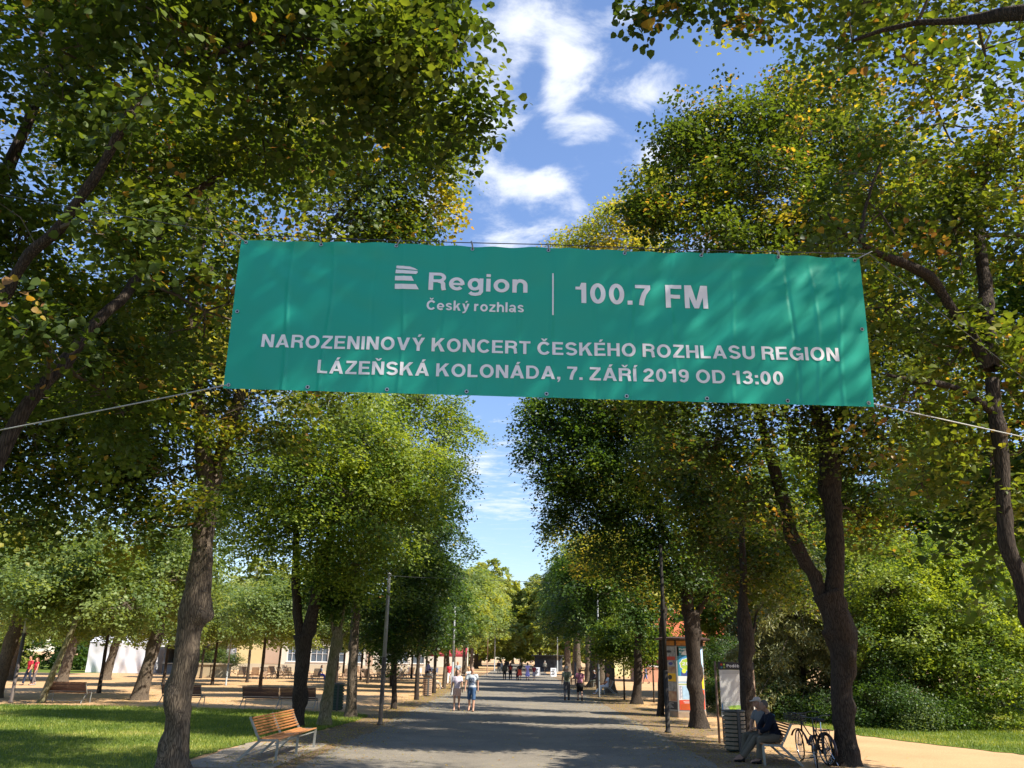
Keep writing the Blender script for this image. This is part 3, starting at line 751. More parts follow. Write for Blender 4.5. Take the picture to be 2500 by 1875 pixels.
def banner_text(s, p0, p1, cap, bold=.03, cut=60, spacing=1.0):
    if ' ' in s and cap < .15:                       # each printed word is a part of its own
        return [banner_word(s, p0, p1, cap, cut, k) for k in range(len(s.split(' ')))]
    return banner_word(s, p0, p1, cap, cut, None)
def banner_word(s, p0, p1, cap, cut, only):
    V, F = text_geo(s, 0, cut, 1.0, only)
    W = [banner_from_xz(p0[0] + (p1[0] - p0[0]) * x + 0.0 * y, p0[1] + (p1[1] - p0[1]) * x + cap * y, .005 + .0004 * k) for x, y, k in V]
    mb = MB(); mb.add(np.array(W) - np.array((0, BY, 4.4)), F); return mb.obj('lettering', WHITEP, bnr, True)
banner_text('Region', (-.884, 5.458), (.045, 5.445), .183, 0, 60)
banner_text('Český rozhlas', (-.893, 5.253), (.013, 5.243), .100, 0, 40)
banner_text('100.7', (.487, 5.346), (1.195, 5.332), .207, 0, 30)
banner_text('FM', (1.337, 5.318), (1.728, 5.308), .232, 0, 20)
banner_text('NAROZENINOVÝ KONCERT ČESKÉHO ROZHLASU REGION', (-2.390, 4.864), (2.876, 4.794), .128, 0, 200)
banner_text('LÁZEŇSKÁ KOLONÁDA, 7. ZÁŘÍ 2019 OD 13:00', (-1.853, 4.618), (2.356, 4.563), .126, 0, 170)
def banner_poly(name, P, n=6):
    """thin convex print: strip from left chain to right chain"""
    mb = MB(); V = []; 
    A, B_ = P
    k = len(A)
    for a, b in zip(A, B_):
        for i in range(n + 1):
            x = a[0] + (b[0] - a[0]) * i / n; z = a[1] + (b[1] - a[1]) * i / n; V.append(banner_from_xz(x, z, .006))
    mb.add(np.array(V) - np.array((0, BY, 4.4)), [(j * (n + 1) + i, j * (n + 1) + i + 1, (j + 1) * (n + 1) + i + 1, (j + 1) * (n + 1) + i) for j in range(k - 1) for i in range(n)])
    return mb.obj(name, WHITEP, bnr)
banner_poly('divider_line', ([(.276, 5.642), (.276, 5.43), (.276, 5.219)], [(.290, 5.642), (.290, 5.43), (.290, 5.219)]), 2)
# four stripes that make the station's letter mark
def at7(x, y):   # z6 crop pixels -> banner plane
    p = at(520 + x / 2.765, 540 + y / 2.765, BY); return (p.x, p.z)
banner_poly('emblem_stripe', ([at7(1241, 302), at7(1239, 311), at7(1238, 321)], [at7(1330, 308), at7(1365, 320), at7(1385, 333)]))
banner_poly('emblem_stripe', ([at7(1236, 330), at7(1235, 342), at7(1233, 355)], [at7(1381, 339), at7(1384, 349), at7(1372, 361)]))
banner_poly('emblem_stripe', ([at7(1231, 373), at7(1230, 388), at7(1229, 403)], [at7(1342, 376), at7(1350, 392), at7(1358, 408)]))
banner_poly('emblem_stripe', ([at7(1229, 425), at7(1228, 442), at7(1228, 459)], [at7(1371, 430), at7(1381, 447), at7(1391, 464)]))
METAL = mat('zinc_ring', (.45, .46, .44), .35, .5, .9)
HOLE = mat('eyelet_gap', (.02, .03, .03), .9)
TIE = mat('grey_cable_tie', (.35, .36, .36), .6)
def eyelet(s, t):
    c = Vector(bpos(s, t, .006)) - Vector((0, BY, 4.4)); mb = MB()
    V = []; n = 14
    for k, (r, l) in enumerate(((.009, 0), (.011, .004), (.017, .004), (.019, 0))):
        for j in range(n): V.append((c.x + r * math.cos(2 * PI * j / n), c.y - l, c.z + r * math.sin(2 * PI * j / n)))
    F = [(k * n + j, k * n + (j + 1) % n, (k + 1) * n + (j + 1) % n, (k + 1) * n + j) for k in range(3) for j in range(n)]
    mb.add(V, F, 0); V = [(c.x + .0095 * math.cos(2 * PI * j / n), c.y + .001, c.z + .0095 * math.sin(2 * PI * j / n)) for j in range(n)]
    mb.add(V, [tuple(range(n))], 1); mb.obj('eyelet', [METAL, HOLE], bnr)
for i in range(9): eyelet(.008 + .984 * i / 8, .018)
for i in range(9): eyelet(.008 + .984 * i / 8, .978)
eyelet(.008, .5); eyelet(.992, .5)
# the cable above it, from tree to tree, and the two stays
ROPE = mat('pale_rope', (.42, .42, .40), .6, .3, bump=.5, bscale=120)
WIRE = mat('dark_steel_cable', (.07, .075, .08), .45, .5, .6)
LTREE = Vector((-8.0, 9.5, 0)); RTREE = Vector((8.3, 12.0, 0))
def cable(name, pts, r, m, label, cat='cable', group=None, sag=0.0):
    mb = MB(); P = []
    for a, b in zip(pts[:-1], pts[1:]):
        a = np.array(a); b = np.array(b)
        for i in range(14):
            q = i / 14.; p = a + (b - a) * q; p[2] -= sag * 4 * q * (1 - q); P.append(p)
    P.append(np.array(pts[-1])); mb.tube(P, r, 6)
    return tag(mb.obj(name, m, None, True), label, cat, group)
zc = lambda x: 6.025 + (5.895 - 6.025) * (x + 2.71) / 5.9
lc = at(0, 473, 8.3)
topP = [tuple(lc + (lc - Vector((-2.8, BY, 6.03))) * .28), (-2.80, BY + .01, 6.03), (0.2, BY + .01, 5.955), (3.28, BY + .01, 5.895), (6.0, 9.8, 5.95), (8.2, 12.0, 6.0)]
cable('steel_cable', topP, .0045, WIRE, 'thin dark cable that the green banner hangs from along its top edge', 'cable', None, .012)
def tie(a, b, mbx):
    a = np.array(a); b = np.array(b); mbx.tube([a, (a + b) / 2 + np.array((0.004, -.012, 0)), b], .0045, 5)
for i in range(9):
    s = .008 + .984 * i / 8; e = np.array(bpos(s, .018, .01)); x = e[0] + (-.16 if i == 0 else .16 if i == 8 else random.Random(i).uniform(-.035, .035))
    z = zc(np.clip(x, -2.8, 3.28)) - (.0 if 0 < i < 8 else -.02); mb = MB(); tie(e - np.array((0, BY, 4.4)), np.array((x, BY + .008, z)) - np.array((0, BY, 4.4)), mb)
    tie(e + np.array((.006, -.004, 0)) - np.array((0, BY, 4.4)), np.array((x + .008, BY - .006, z)) - np.array((0, BY, 4.4)), mb)
    mb.obj('cable_tie', TIE, bnr, True)
e = Vector(bpos(.008, .978, .01)); a = at(0, 1048, 8.0)
cable('stay_rope', [tuple(e), tuple(a + (a - e) * .5)], .0065, ROPE, 'pale rope stretched from the lower left corner of the banner', 'rope', None, .01)
e = Vector(bpos(.992, .978, .01)); a = at(2500, 1065, 9.0)
cable('stay_rope', [tuple(e), tuple(a + (a - e) * .8)], .0065, ROPE, 'pale rope stretched from the lower right corner of the banner', 'rope', None, .01)

# ------------------------------------------------------------------ trees
AV = 'old linden trees lining the avenue'
# near left, its trunk outside the picture: limbs reach up across it
A = px_path(0, [(-40, 1190, 70, 9.6), (54, 1009, 56, 9.7), (163, 875, 50, 9.9), (253, 767, 46, 10.1), (310, 715, 42, 10.3), (398, 561, 34, 10.8), (452, 488, 30, 11.0), (560, 416, 26, 11.3), (687, 354, 18, 11.6), (790, 300, 10, 12)])
Bm = px_path(0, [(-90, 830, 60, 9.3), (0, 730, 50, 9.2), (72, 622, 44, 9.1), (145, 557, 42, 9.0), (181, 506, 42, 8.9), (253, 398, 40, 8.8), (300, 307, 42, 8.7), (362, 199, 34, 8.6), (390, 166, 30, 8.5), (506, 137, 24, 8.5), (633, 90, 24, 8.5), (687, 29, 20, 8.6), (740, -60, 14, 8.8)])
B2 = px_path(0, [(650, 86, 18, 8.5), (720, 92, 14, 8.5), (790, 98, 10, 8.5)])
Cm = px_path(0, [(-60, 560, 60, 10.6), (0, 450, 52, 10.6), (36, 372, 50, 10.6), (72, 289, 44, 10.6), (98, 217, 40, 10.6), (108, 163, 44, 10.6), (101, 47, 22, 10.6), (112, -60, 14, 10.6)])
C2 = px_path(0, [(98, 217, 38, 10.6), (140, 170, 26, 10.6), (152, 140, 20, 10.6)])
A, Bm, B2, Cm, C2 = [[(x, y, z, r * .66) for x, y, z, r in q] for q in (A, Bm, B2, Cm, C2)]
f0 = (A[0][0] - .35, 9.55, A[0][2] - .7)
tree('linden_tree', 'nearest linden on the lawn side, its pale limbs reaching across the top corner', 'tree', AV,
     [(-8.3, 9.5, 0, .34), (-8.2, 9.5, 1.2, .30), (-8.05, 9.52, 2.6, .29), (f0[0], f0[1], f0[2], .24)],
     [[(*f0, .2)] + A, [(-8.1, 9.5, 2.7, .24), (-8.6, 9.4, 5.0, .19)] + Bm, B2, [(-8.2, 9.6, 2.8, .22), (-9.2, 10.2, 6.0, .2)] + Cm, C2],
     pblobs([(140, 120, 260, 8.6), (430, 60, 250, 8.2), (640, 330, 210, 10.6), (330, 420, 230, 11.5), (40, 620, 230, 11), (260, 960, 190, 11.5), (120, 820, 200, 12), (500, 760, 190, 11.5), (-200, 300, 330, 9.5), (-260, 800, 300, 10),
             (760, 60, 230, 8.6), (950, 90, 170, 8.8), (1060, 20, 120, 9), (1110, 130, 105, 9), (1010, 230, 130, 9.4), (1130, 280, 85, 9.6), (1090, 340, 90, 9.8), (880, 300, 150, 9.8), (600, -160, 300, 8.2), (900, -180, 260, 8.6), (200, -200, 360, 8.6), (270, 560, 120, 8.4), (430, 540, 110, 8.8), (110, 820, 140, 8.6), (330, 260, 110, 7.8)]),
     1130, 38, .092, LEAF, 11, BARK_DARK, .34, .13, True, .36, 24, .12, .5, .06, .010, .5, shell=.3)

# main left trunk, foot at the bottom edge
t1 = px_path(17, [(420, 1905, 84), (421, 1855, 80), (431, 1785, 68), (440, 1681, 64), (454, 1612, 64), (462, 1543, 62), (474, 1494, 80), (484, 1439, 68), (492, 1370, 60), (499, 1300, 56), (507, 1245, 56)])
t1[0] = (t1[0][0], t1[0][1], 0, t1[0][3] * 1.0)
tree('linden_tree', 'tall knobbly linden on the lawn, trunk foot at the bottom edge beside the slatted bench', 'tree', AV, t1,
     [px_path(0, [(507, 1245, 50, 17), (500, 1130, 44, 17), (488, 1020, 40, 17), (478, 930, 36, 17), (470, 800, 30, 17), (480, 640, 24, 17), (520, 460, 16, 17)]),
      px_path(0, [(508, 1235, 42, 17), (545, 1092, 34, 17.3), (575, 1000, 30, 17.6), (620, 860, 26, 18), (700, 700, 20, 18), (800, 560, 18, 18), (880, 470, 18, 18), (950, 410, 12, 18)])],
     pblobs([(520, 640, 260, 16.5), (880, 520, 170, 17.5), (1030, 500, 100, 18), (1040, 420, 90, 18), (960, 580, 150, 18), (250, 800, 260, 17), (80, 1060, 200, 17.5), (250, 1180, 130, 17), (400, 1150, 170, 17), (640, 900, 220, 17), (600, 1110, 110, 17.5),
             (950, 330, 190, 17), (350, 420, 260, 18), (1050, 300, 110, 17.5), (650, 260, 260, 18), (330, 950, 200, 16), (60, 1270, 100, 16.5), (480, 1240, 80, 16), (150, 1230, 110, 17.5), (320, 1270, 80, 17), (500, 930, 200, 19), (-100, 800, 300, 18), (800, 760, 220, 17.5), (1030, 720, 110, 18), (-120, 1150, 170, 18), (60, 1000, 160, 18.5), (180, 1060, 160, 19), (330, 1080, 150, 18.8), (-20, 1210, 120, 17.5), (420, 1000, 150, 19)]),
     2600, 40, .106, LEAF, 12, BARK, .40, .19, False, .48, 30, .09, .45, .09, .014, .5)

# pair of trunks by the bench, the truncated one and the pale one
tree('linden_tree', 'dark forked linden right behind the near slatted bench', 'tree', AV,
     px_path(28.1, [(725, 1777, 40), (729, 1730, 36), (732, 1681, 38), (739, 1612, 41), (741, 1550, 46)])[:],
     [px_path(28.1, [(736, 1560, 30), (727, 1508, 24), (722, 1439, 24), (722, 1380, 22), (725, 1280, 16), (735, 1150, 10)]),
      px_path(28.1, [(745, 1562, 36), (756, 1525, 36), (767, 1473, 30), (776, 1421, 27), (800, 1330, 22), (830, 1200, 16), (850, 1080, 10)])],
     pblobs([(760, 1180, 150, 27.3), (860, 1260, 130, 27), (640, 1130, 140, 28), (700, 1290, 110, 27.5), (900, 1100, 140, 27.5), (800, 1020, 160, 28), (960, 1180, 110, 27.5), (880, 1380, 70, 27), (790, 1390, 60, 27), (600, 1280, 110, 28.5), (540, 1220, 110, 29), (1010, 1240, 70, 27.5), (1030, 1120, 80, 28)]),
     1300, 42, .108, LEAFG, 13, BARK_DARK, .70, .16, False, .52, 22, .14, .4, .03, .013, .45)
tree('linden_tree', 'mossy pollarded linden leaning right, trunk broken off at a knobbly stub', 'tree', AV,
     px_path(28.8, [(791, 1776, 46), (793, 1745, 34), (798, 1716, 30), (803, 1680, 28), (807, 1647, 28), (815, 1600, 28), (821, 1577, 33), (824, 1552, 27), (827, 1530, 22)]),
     [px_path(28.8, [(820, 1560, 12), (810, 1520, 9), (808, 1470, 8), (800, 1400, 6)]), px_path(28.8, [(826, 1550, 12), (836, 1515, 8), (842, 1470, 7), (850, 1400, 5)]), px_path(28.8, [(828, 1562, 9), (842, 1545, 6), (850, 1541, 4)])],
     pblobs([(815, 1440, 70, 29), (780, 1420, 60, 29.3), (860, 1430, 60, 29)]),
     170, 34, .11, LEAFG, 14, BARK_MOSS, .42, .15, False, .45, 22, .10, .5)
tree('linden_tree', 'straight pale linden trunk on the lawn edge left of the grey lamp post', 'tree', AV,
     px_path(32.7, [(856, 1754, 40), (858, 1720, 29), (860, 1647, 27), (863, 1600, 24), (866, 1543, 23), (868, 1480, 20), (872, 1380, 16), (880, 1260, 10)]), [],
     pblobs([(900, 1330, 100, 32.5), (840, 1250, 120, 33), (960, 1300, 100, 32.5), (930, 1200, 120, 33), (1000, 1150, 110, 33), (1060, 1080, 100, 33), (1010, 1010, 100, 33.5), (900, 1040, 120, 34), (1100, 1010, 60, 33.5), (930, 1430, 70, 32.6), (1090, 1180, 70, 33)]),
     900, 40, .11, LEAFG, 15, BARK, .62, .17, False, .55, 20, .14, .55)

# thin dark trunks along the edge of the plaza
SL = 'slim dark trees along the plaza edge of the avenue'
tree('linden_tree', 'slim dark tree just right of the grey lamp post', 'tree', SL,
     px_path(38.3, [(961, 1733, 17), (962, 1700, 14), (963, 1640, 13), (964, 1560, 12), (968, 1450, 9)]), [],
     pblobs([(985, 1540, 75, 38), (930, 1530, 70, 38.5), (1010, 1460, 85, 38), (950, 1430, 90, 38.5), (1040, 1390, 85, 38), (980, 1330, 90, 39), (1060, 1310, 80, 38.5), (1090, 1400, 60, 38.5), (900, 1500, 70, 39), (1040, 1540, 55, 38), (1080, 1240, 70, 39), (1110, 1330, 45, 39)]),
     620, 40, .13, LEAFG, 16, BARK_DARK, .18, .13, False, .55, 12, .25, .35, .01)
def slim(u, v, Y, label, seed, n=230, tm=.22, group=SL, hpx=None, wd=None, mt=None, grp=None, lo=55, hi=250, tw=11):
    mpp = scl(u, v, Y); base = gp(u, v)
    root_u = [(u, v, tw), (u + 1, v - 60, tw * .85), (u + 3, v - 140, tw * .7)]
    return root_u
def small_tree(x, y, h, cr, tr, label, seed, group, n=230, lpc=36, size=.14, tm=.3, material=None, bark=BARK_DARK, lean=0.0, cb=2.6, name='linden_tree', ts=.15, wide=1.0):
    rng = random.Random(seed)
    lx = lean
    T = [(x, y, 0, tr), (x + lx * .3, y, 1.0, tr * .82), (x + lx * .7, y + .02, 2.3, tr * .74), (x + lx * 1.1, y, min(h * .5, 4.0), tr * .6), (x + lx * 1.4, y, h * .78, tr * .3)]
    cx = x + lx * 1.1; B_ = []
    ch = h - cb
    nb = 6 if h < 7 else 10
    for i in range(nb):
        q = i / (nb - 1.); z = cb + cr * .42 + (ch - cr * .75) * q
        rr = cr * (.62 if q < .75 else .48); a = rng.uniform(0, 2 * PI); d = cr * .45 * wide * (1 - .55 * q)
        B_.append((cx + math.cos(a + i * 2.4) * d, y + math.sin(a + i * 2.4) * d, z, rr, rr, rr * .72))
    return tree(name, label, 'tree', group, T, [], B_, n, lpc, size, material or LEAFG, seed, bark, tm, ts, False, .5, 12, .3, .35, .01, .014, .5, shell=.3, fill=.55)
small_tree(-5.35, 46.4, 8.6, 2.6, .13, 'second slim dark tree beyond the grey lamp post, shading the plaza edge', 17, SL, 400, tm=.16)
small_tree(-5.25, 54.9, 8.8, 2.7, .13, 'third slim tree along the plaza edge, between the bin and the strolling couple', 18, SL, 330, size=.16, tm=.24)
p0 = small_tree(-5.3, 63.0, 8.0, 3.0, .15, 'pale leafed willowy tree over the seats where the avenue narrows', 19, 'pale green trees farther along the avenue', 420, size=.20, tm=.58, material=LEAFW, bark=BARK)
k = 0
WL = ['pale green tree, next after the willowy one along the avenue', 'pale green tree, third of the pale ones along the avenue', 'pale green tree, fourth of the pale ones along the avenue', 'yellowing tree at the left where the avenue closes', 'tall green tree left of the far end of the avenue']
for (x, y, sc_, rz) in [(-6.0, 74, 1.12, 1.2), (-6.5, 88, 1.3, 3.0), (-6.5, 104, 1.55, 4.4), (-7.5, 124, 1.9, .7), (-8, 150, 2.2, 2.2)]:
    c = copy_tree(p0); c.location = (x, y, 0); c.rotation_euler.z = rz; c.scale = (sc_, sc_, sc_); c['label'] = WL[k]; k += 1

# ---- right side
t = px_path(20.5, [(2066, 1873, 78), (2064, 1840, 62), (2060, 1785, 56), (2055, 1681, 57), (2058, 1595, 64), (2053, 1540, 80), (2036, 1485, 74), (2016, 1445, 70)])
t[0] = (t[0][0], t[0][1], 0, t[0][3])
tree('linden_tree', 'big dark linden with a forked bulging trunk beside the parked bicycles', 'tree', AV, t,
     [px_path(0, [(2008, 1460, 40, 20.5), (1985, 1404, 34, 20.5), (1955, 1352, 36, 20.5), (1930, 1300, 36, 20.5), (1919, 1243, 34, 20.5), (1897, 1171, 34, 20.5), (1880, 1110, 28, 20.5), (1860, 1040, 22, 20.5), (1820, 900, 16, 20)]),
      px_path(0, [(2032, 1460, 56, 20.5), (2040, 1404, 48, 20.5), (2038, 1300, 46, 20.5), (2030, 1200, 50, 20.5), (2026, 1153, 56, 20.5), (2020, 1081, 44, 20.5), (1995, 1010, 30, 20.5), (1960, 880, 24, 20.5), (1930, 700, 18, 20.5)]),
      px_path(0, [(2024, 1110, 34, 20.5), (2046, 1050, 26, 20.5), (2052, 1000, 24, 20.5), (2075, 850, 18, 21)]),
      px_path(0, [(2032, 1170, 20, 20.5), (2060, 1100, 14, 20.5), (2095, 1060, 12, 20.3), (2140, 1045, 8, 20)])],
     pblobs([(1700, 320, 100, 20), (1640, 350, 75, 20), (1800, 320, 140, 20.5), (1690, 460, 130, 20), (1850, 480, 180, 20.5), (1980, 330, 190, 21), (2050, 560, 190, 20.5), (1640, 520, 90, 20), (1560, 520, 45, 20), (1780, 640, 170, 20), (1950, 800, 200, 20.5), (2120, 820, 180, 21),
             (1850, 1000, 150, 20.3), (1720, 1090, 130, 20), (2020, 1060, 140, 21), (2160, 1120, 130, 21.5), (1850, 1220, 90, 20.5), (1980, 240, 130, 22), (2200, 450, 200, 22), (2250, 700, 180, 22), (2100, 1260, 80, 22), (1700, 820, 190, 20), (1620, 960, 120, 20), (2250, 950, 160, 22), (1600, 700, 120, 20.5)]),
     2500, 40, .114, LEAF, 21, BARK_DARK, .30, .20, False, .48, 30, .09, .5, .16, .014, .5)

D = px_path(0, [(2410, 900, 40, 12), (2370, 820, 34, 12), (2325, 755, 34, 11.9), (2290, 700, 36, 11.8), (2268, 674, 36, 11.7), (2200, 640, 30, 11.6), (2155, 624, 24, 11.5), (2088, 588, 14, 11.3), (2050, 560, 12, 11.2), (2020, 520, 9, 11.1)])
D2 = px_path(0, [(2100, 590, 12, 11.3), (2110, 520, 10, 11.4), (2130, 450, 8, 11.5), (2150, 400, 6, 11.6)])
Up = px_path(0, [(2420, 900, 38, 12), (2412, 780, 36, 12.2), (2405, 700, 34, 12.4), (2390, 560, 26, 12.6), (2400, 440, 22, 12.8), (2440, 330, 16, 13)])
tr0 = px_path(0, [(2520, 1500, 50, 12), (2489, 1404, 46, 12), (2461, 1335, 41, 12), (2450, 1240, 39, 12), (2446, 1125, 38, 12), (2430, 1010, 37, 12), (2422, 925, 36, 12)])
D = [(x, y, z, r * .8) for x, y, z, r in D]
tree('linden_tree', 'dark linden at the right edge, its trunk curving up and forking above the rope', 'tree', AV,
     [(tr0[0][0] + .55, 12.1, 0, .34), (tr0[0][0] + .35, 12.05, 1.2, .29)] + tr0, [D, D2, Up,
     px_path(0, [(2430, 1010, 26, 12), (2340, 950, 18, 11.8), (2240, 930, 14, 11.6), (2160, 915, 8, 11.4)])],
     pblobs([(2330, 560, 230, 12.4), (2150, 520, 160, 11.8), (2480, 420, 230, 13), (2300, 300, 220, 13), (2350, 850, 190, 12.2), (2200, 980, 150, 12), (2420, 1120, 160, 12.5), (2250, 1180, 90, 13), (2500, 900, 200, 13), (2520, 1260, 110, 12.5), (2160, 760, 130, 12.5), (2650, 600, 260, 13), (2000, 620, 90, 11.4)])
     + [(7.6, 11.6, 14.5, 3.0, 3.0, 2.4), (5.2, 10.2, 14.6, 2.4, 2.4, 1.8), (8.4, 12.0, 17.2, 2.6, 2.6, 2.0), (4.6, 12.6, 15.6, 2.0, 2.0, 1.6), (9.6, 9.4, 13.6, 2.4, 2.4, 2)],  # high crown masses out of view, added to shade trunk, road and banner
     1150, 32, .088, LEAF, 22, BARK_DARK, .46, .13, True, .40, 26, .12, .5, .14, .010, .5, shell=.25)
# behind the viewer on the right; its boughs reach into the top of the picture
top = px_path(0, [(2700, 60, 60, 6.5), (2500, 30, 46, 7), (2400, 45, 34, 7.4), (2330, 52, 20, 7.6), (2240, 55, 16, 7.8), (2150, 75, 12, 8), (2080, 100, 8, 8.2)])
tree('linden_tree', 'linden nearest the viewer on the right, only its top boughs in the picture', 'tree', AV,
     [(8.0, 3.2, 0, .33), (7.9, 3.2, 1.5, .27), (7.8, 3.3, 3.2, .26), (7.6, 3.6, 5.0, .2)],
     [[(7.7, 3.4, 4.5, .18)] + top, [(7.7, 3.4, 4.6, .17), (6.4, 4.0, 7.5, .11), (3.9, 5.4, 9.3, .06), (2.6, 7.0, 9.9, .03)]],
     pblobs([(2300, -80, 200, 7.5), (2100, 10, 130, 8.3), (2000, -60, 110, 8.5), (2400, 120, 170, 8), (2050, 120, 90, 9), (2230, 160, 100, 8.8), (1820, -60, 60, 8.8), (2600, 200, 260, 7.5)])
     + [(6.6, 2.6, 10.5, 2.6, 2.6, 2.2), (4.9, 2.4, 9.6, 1.6, 1.8, 1.2), (7.6, 0.6, 9.5, 2.6, 2.6, 2.2), (9.3, 3.0, 8.5, 2.6, 2.6, 2.4), (8.5, 3.0, 12.0, 2.6, 2.6, 2.2), (7.0, -2.2, 9.5, 2.6, 2.4, 2.4), (5.4, 4.4, 12.0, 1.8, 1.8, 1.4), (9.0, -2.0, 6.6, 2.6, 2.6, 2.2), (5.6, 5.0, 14.6, 2.4, 2.4, 1.8), (8.2, 4.2, 15.4, 2.6, 2.6, 2), (4.4, 3.6, 13.2, 2.2, 2.2, 1.7), (6.5, 2.6, 14.5, 2.4, 2.4, 2), (2.7, 3.9, 12.0, 1.5, 1.5, 1.1)],  # masses above the view; the highest ones added to keep the banner shaded
     1050, 30, .096, LEAF, 23, BARK_DARK, .34, .16, True, .40, 20, .2, .5, .10, .010, .5, shell=.25)
# overhanging sprays at the top edge, seen against the sky
tree('linden_tree', 'high bough sprays hanging from the top edge against the blue sky', 'tree', AV,
     [(7.2, -6.5, 0, .34), (7.1, -6.4, 3, .27), (6.9, -6.0, 6, .22)],
     [[(6.9, -6.0, 5.8, .2), (6.0, -2.0, 9.4, .12), (4.2, 2.5, 11.0, .08), (2.9, 6.3, 11.1, .04), (2.6, 8.0, 10.7, .02)],
      [(3.2, 5.4, 11.1, .04), (2.2, 7.4, 10.9, .02), (1.75, 8.3, 10.55, .01)]],
     pblobs([(1545, 22, 34, 8.6), (1590, 12, 42, 8.6), (1635, -8, 40, 8.6), (1720, 0, 30, 8.6), (1775, 14, 38, 8.6), (1812, 38, 30, 8.6), (1690, -50, 50, 8.5)])
     + [(5.5, -5.0, 10, 2.8, 2.8, 2.2), (7.8, -7.5, 10.5, 3.2, 3.2, 2.5), (8.5, -5.0, 7.5, 2.8, 2.8, 2.2), (4.4, 0.6, 11.6, 1.4, 1.6, .9)],
     300, 30, .095, LEAF, 24, BARK_DARK, .12, .08, True, .26, 16, .3, .5, .12, .006, .8, shell=.2, droop=1.2)

tree('linden_tree', 'linden with a truncated shadowed trunk overlapping the edge of the map board', 'tree', AV,
     px_path(24.3, [(1830, 1823, 46), (1828, 1780, 36), (1822, 1681, 34), (1819, 1612, 36), (1823, 1570, 40), (1816, 1508, 37), (1814, 1480, 27), (1815, 1400, 19), (1810, 1250, 12)]),
     [px_path(24.3, [(1832, 1560, 12), (1842, 1530, 8), (1846, 1500, 5)])],
     pblobs([(1760, 1330, 90, 26), (1840, 1400, 85, 25), (1900, 1330, 90, 26), (1740, 1200, 110, 26), (1650, 1120, 110, 27), (1850, 1250, 100, 30.5), (1600, 1010, 100, 30), (1960, 1430, 60, 31), (1500, 1000, 110, 30.5), (1620, 720, 110, 31)]),
     1150, 38, .11, LEAF, 25, BARK_DARK, .28, .20, False, .55, 20, .14, .3, .12)
tree('linden_tree', 'broad dark linden standing in front of the poster column', 'tree', AV,
     px_path(30.6, [(1708, 1780, 50), (1705, 1750, 42), (1701, 1716, 38), (1694, 1612, 38), (1690, 1540, 42), (1686, 1490, 44)]),
     [px_path(30.6, [(1682, 1500, 36), (1676, 1440, 30), (1690, 1380, 22), (1720, 1300, 16), (1730, 1200, 10)]), px_path(30.6, [(1694, 1515, 20), (1712, 1480, 17), (1730, 1450, 14), (1750, 1410, 10), (1790, 1370, 7)]),
      px_path(30.6, [(1680, 1440, 20), (1640, 1330, 14), (1580, 1220, 10), (1500, 1130, 6)])],
     pblobs([(1640, 1380, 90, 30.5), (1560, 1290, 110, 30.5), (1480, 1200, 110, 30.5), (1400, 1120, 110, 30.3), (1330, 1060, 75, 30.5), (1340, 1160, 50, 30), (1300, 1110, 40, 30.5), (1580, 1080, 130, 30.5), (1450, 1010, 120, 31), (1340, 980, 60, 31), (1700, 1230, 120, 31), (1690, 1400, 70, 30), (1420, 1260, 80, 30.5), (1380, 1190, 60, 30.3), (1360, 1290, 40, 30.5), (1500, 1340, 90, 31), (1720, 1440, 50, 31), (1300, 1000, 35, 31)]),
     1250, 40, .115, LEAFG, 26, BARK_DARK, .26, .17, False, .55, 24, .14, .6, .03)
tree('linden_tree', 'yellowing linden crown rising above the right half of the banner', 'tree', AV,
     px_path(37, [(1611, 1749, 22), (1614, 1700, 18), (1616, 1600, 19), (1621, 1466, 18), (1622, 1350, 14), (1600, 1150, 10)]), [],
     pblobs([(1560, 1400, 70, 37), (1500, 1330, 80, 37), (1610, 1440, 60, 36.5), (1450, 1360, 70, 37), (1520, 1180, 100, 38), (1430, 1180, 80, 38), (1560, 900, 110, 38), (1560, 740, 110, 38), (1460, 620, 65, 38), (1400, 640, 50, 38), (1540, 560, 80, 38), (1590, 470, 60, 38), (1490, 545, 75, 38), (1425, 580, 55, 38), (1550, 500, 60, 38), (1610, 440, 50, 38), (1370, 600, 35, 38), (1560, 640, 100, 38), (1460, 800, 100, 38), (1390, 1290, 60, 37.5)]),
     850, 38, .135, LEAFG, 27, BARK_DARK, .93, .07, False, .60, 12, .25, .35, .02)
tree('linden_tree', 'dark linden with a flared foot on the sand left of the lamp pole', 'tree', AV,
     px_path(46.2, [(1553, 1722, 34), (1555, 1700, 26), (1556, 1680, 24), (1557, 1647, 22), (1559, 1543, 20), (1560, 1480, 16), (1555, 1400, 12)]), [],
     pblobs([(1560, 1480, 60, 45.5), (1500, 1440, 65, 46), (1600, 1500, 45, 45.5), (1440, 1420, 70, 46.5), (1490, 1360, 75, 47), (1400, 1380, 55, 47), (1430, 1500, 40, 46), (1560, 1390, 60, 47), (1590, 1560, 26, 45)]),
     420, 36, .15, LEAFG, 28, BARK_DARK, .24, .18, False, .6, 14, .2, .5, .01)
small_tree(6.15, 50.4, 4.6, 2.3, .055, 'young sapling with pale shining leaves beside the flared linden', 29, 'young saplings', 210, 34, .15, .52, LEAFG, cb=1.9)
small_tree(7.5, 48.2, 4.4, 1.7, .05, 'young sapling half hidden behind the flared linden by the red roofed house', 41, 'young saplings', 120, 30, .14, .58, LEAFG, cb=1.7)
p1 = small_tree(6.4, 60.5, 12.5, 4.0, .42, 'thick trunked old linden beyond the seated woman in white', 30, 'thick old lindens in the far right row', 620, 34, .19, .24, LEAFG, bark=BARK, cb=3.6)
k = 0
WL = ['second of the thick old lindens beyond the seated woman', 'third of the thick old lindens beyond the seated woman', 'fourth of the thick old lindens beyond the seated woman', 'fifth of the thick old lindens, lit at its foot', 'tall linden at the far right end of the row', 'last tall linden before the avenue closes']
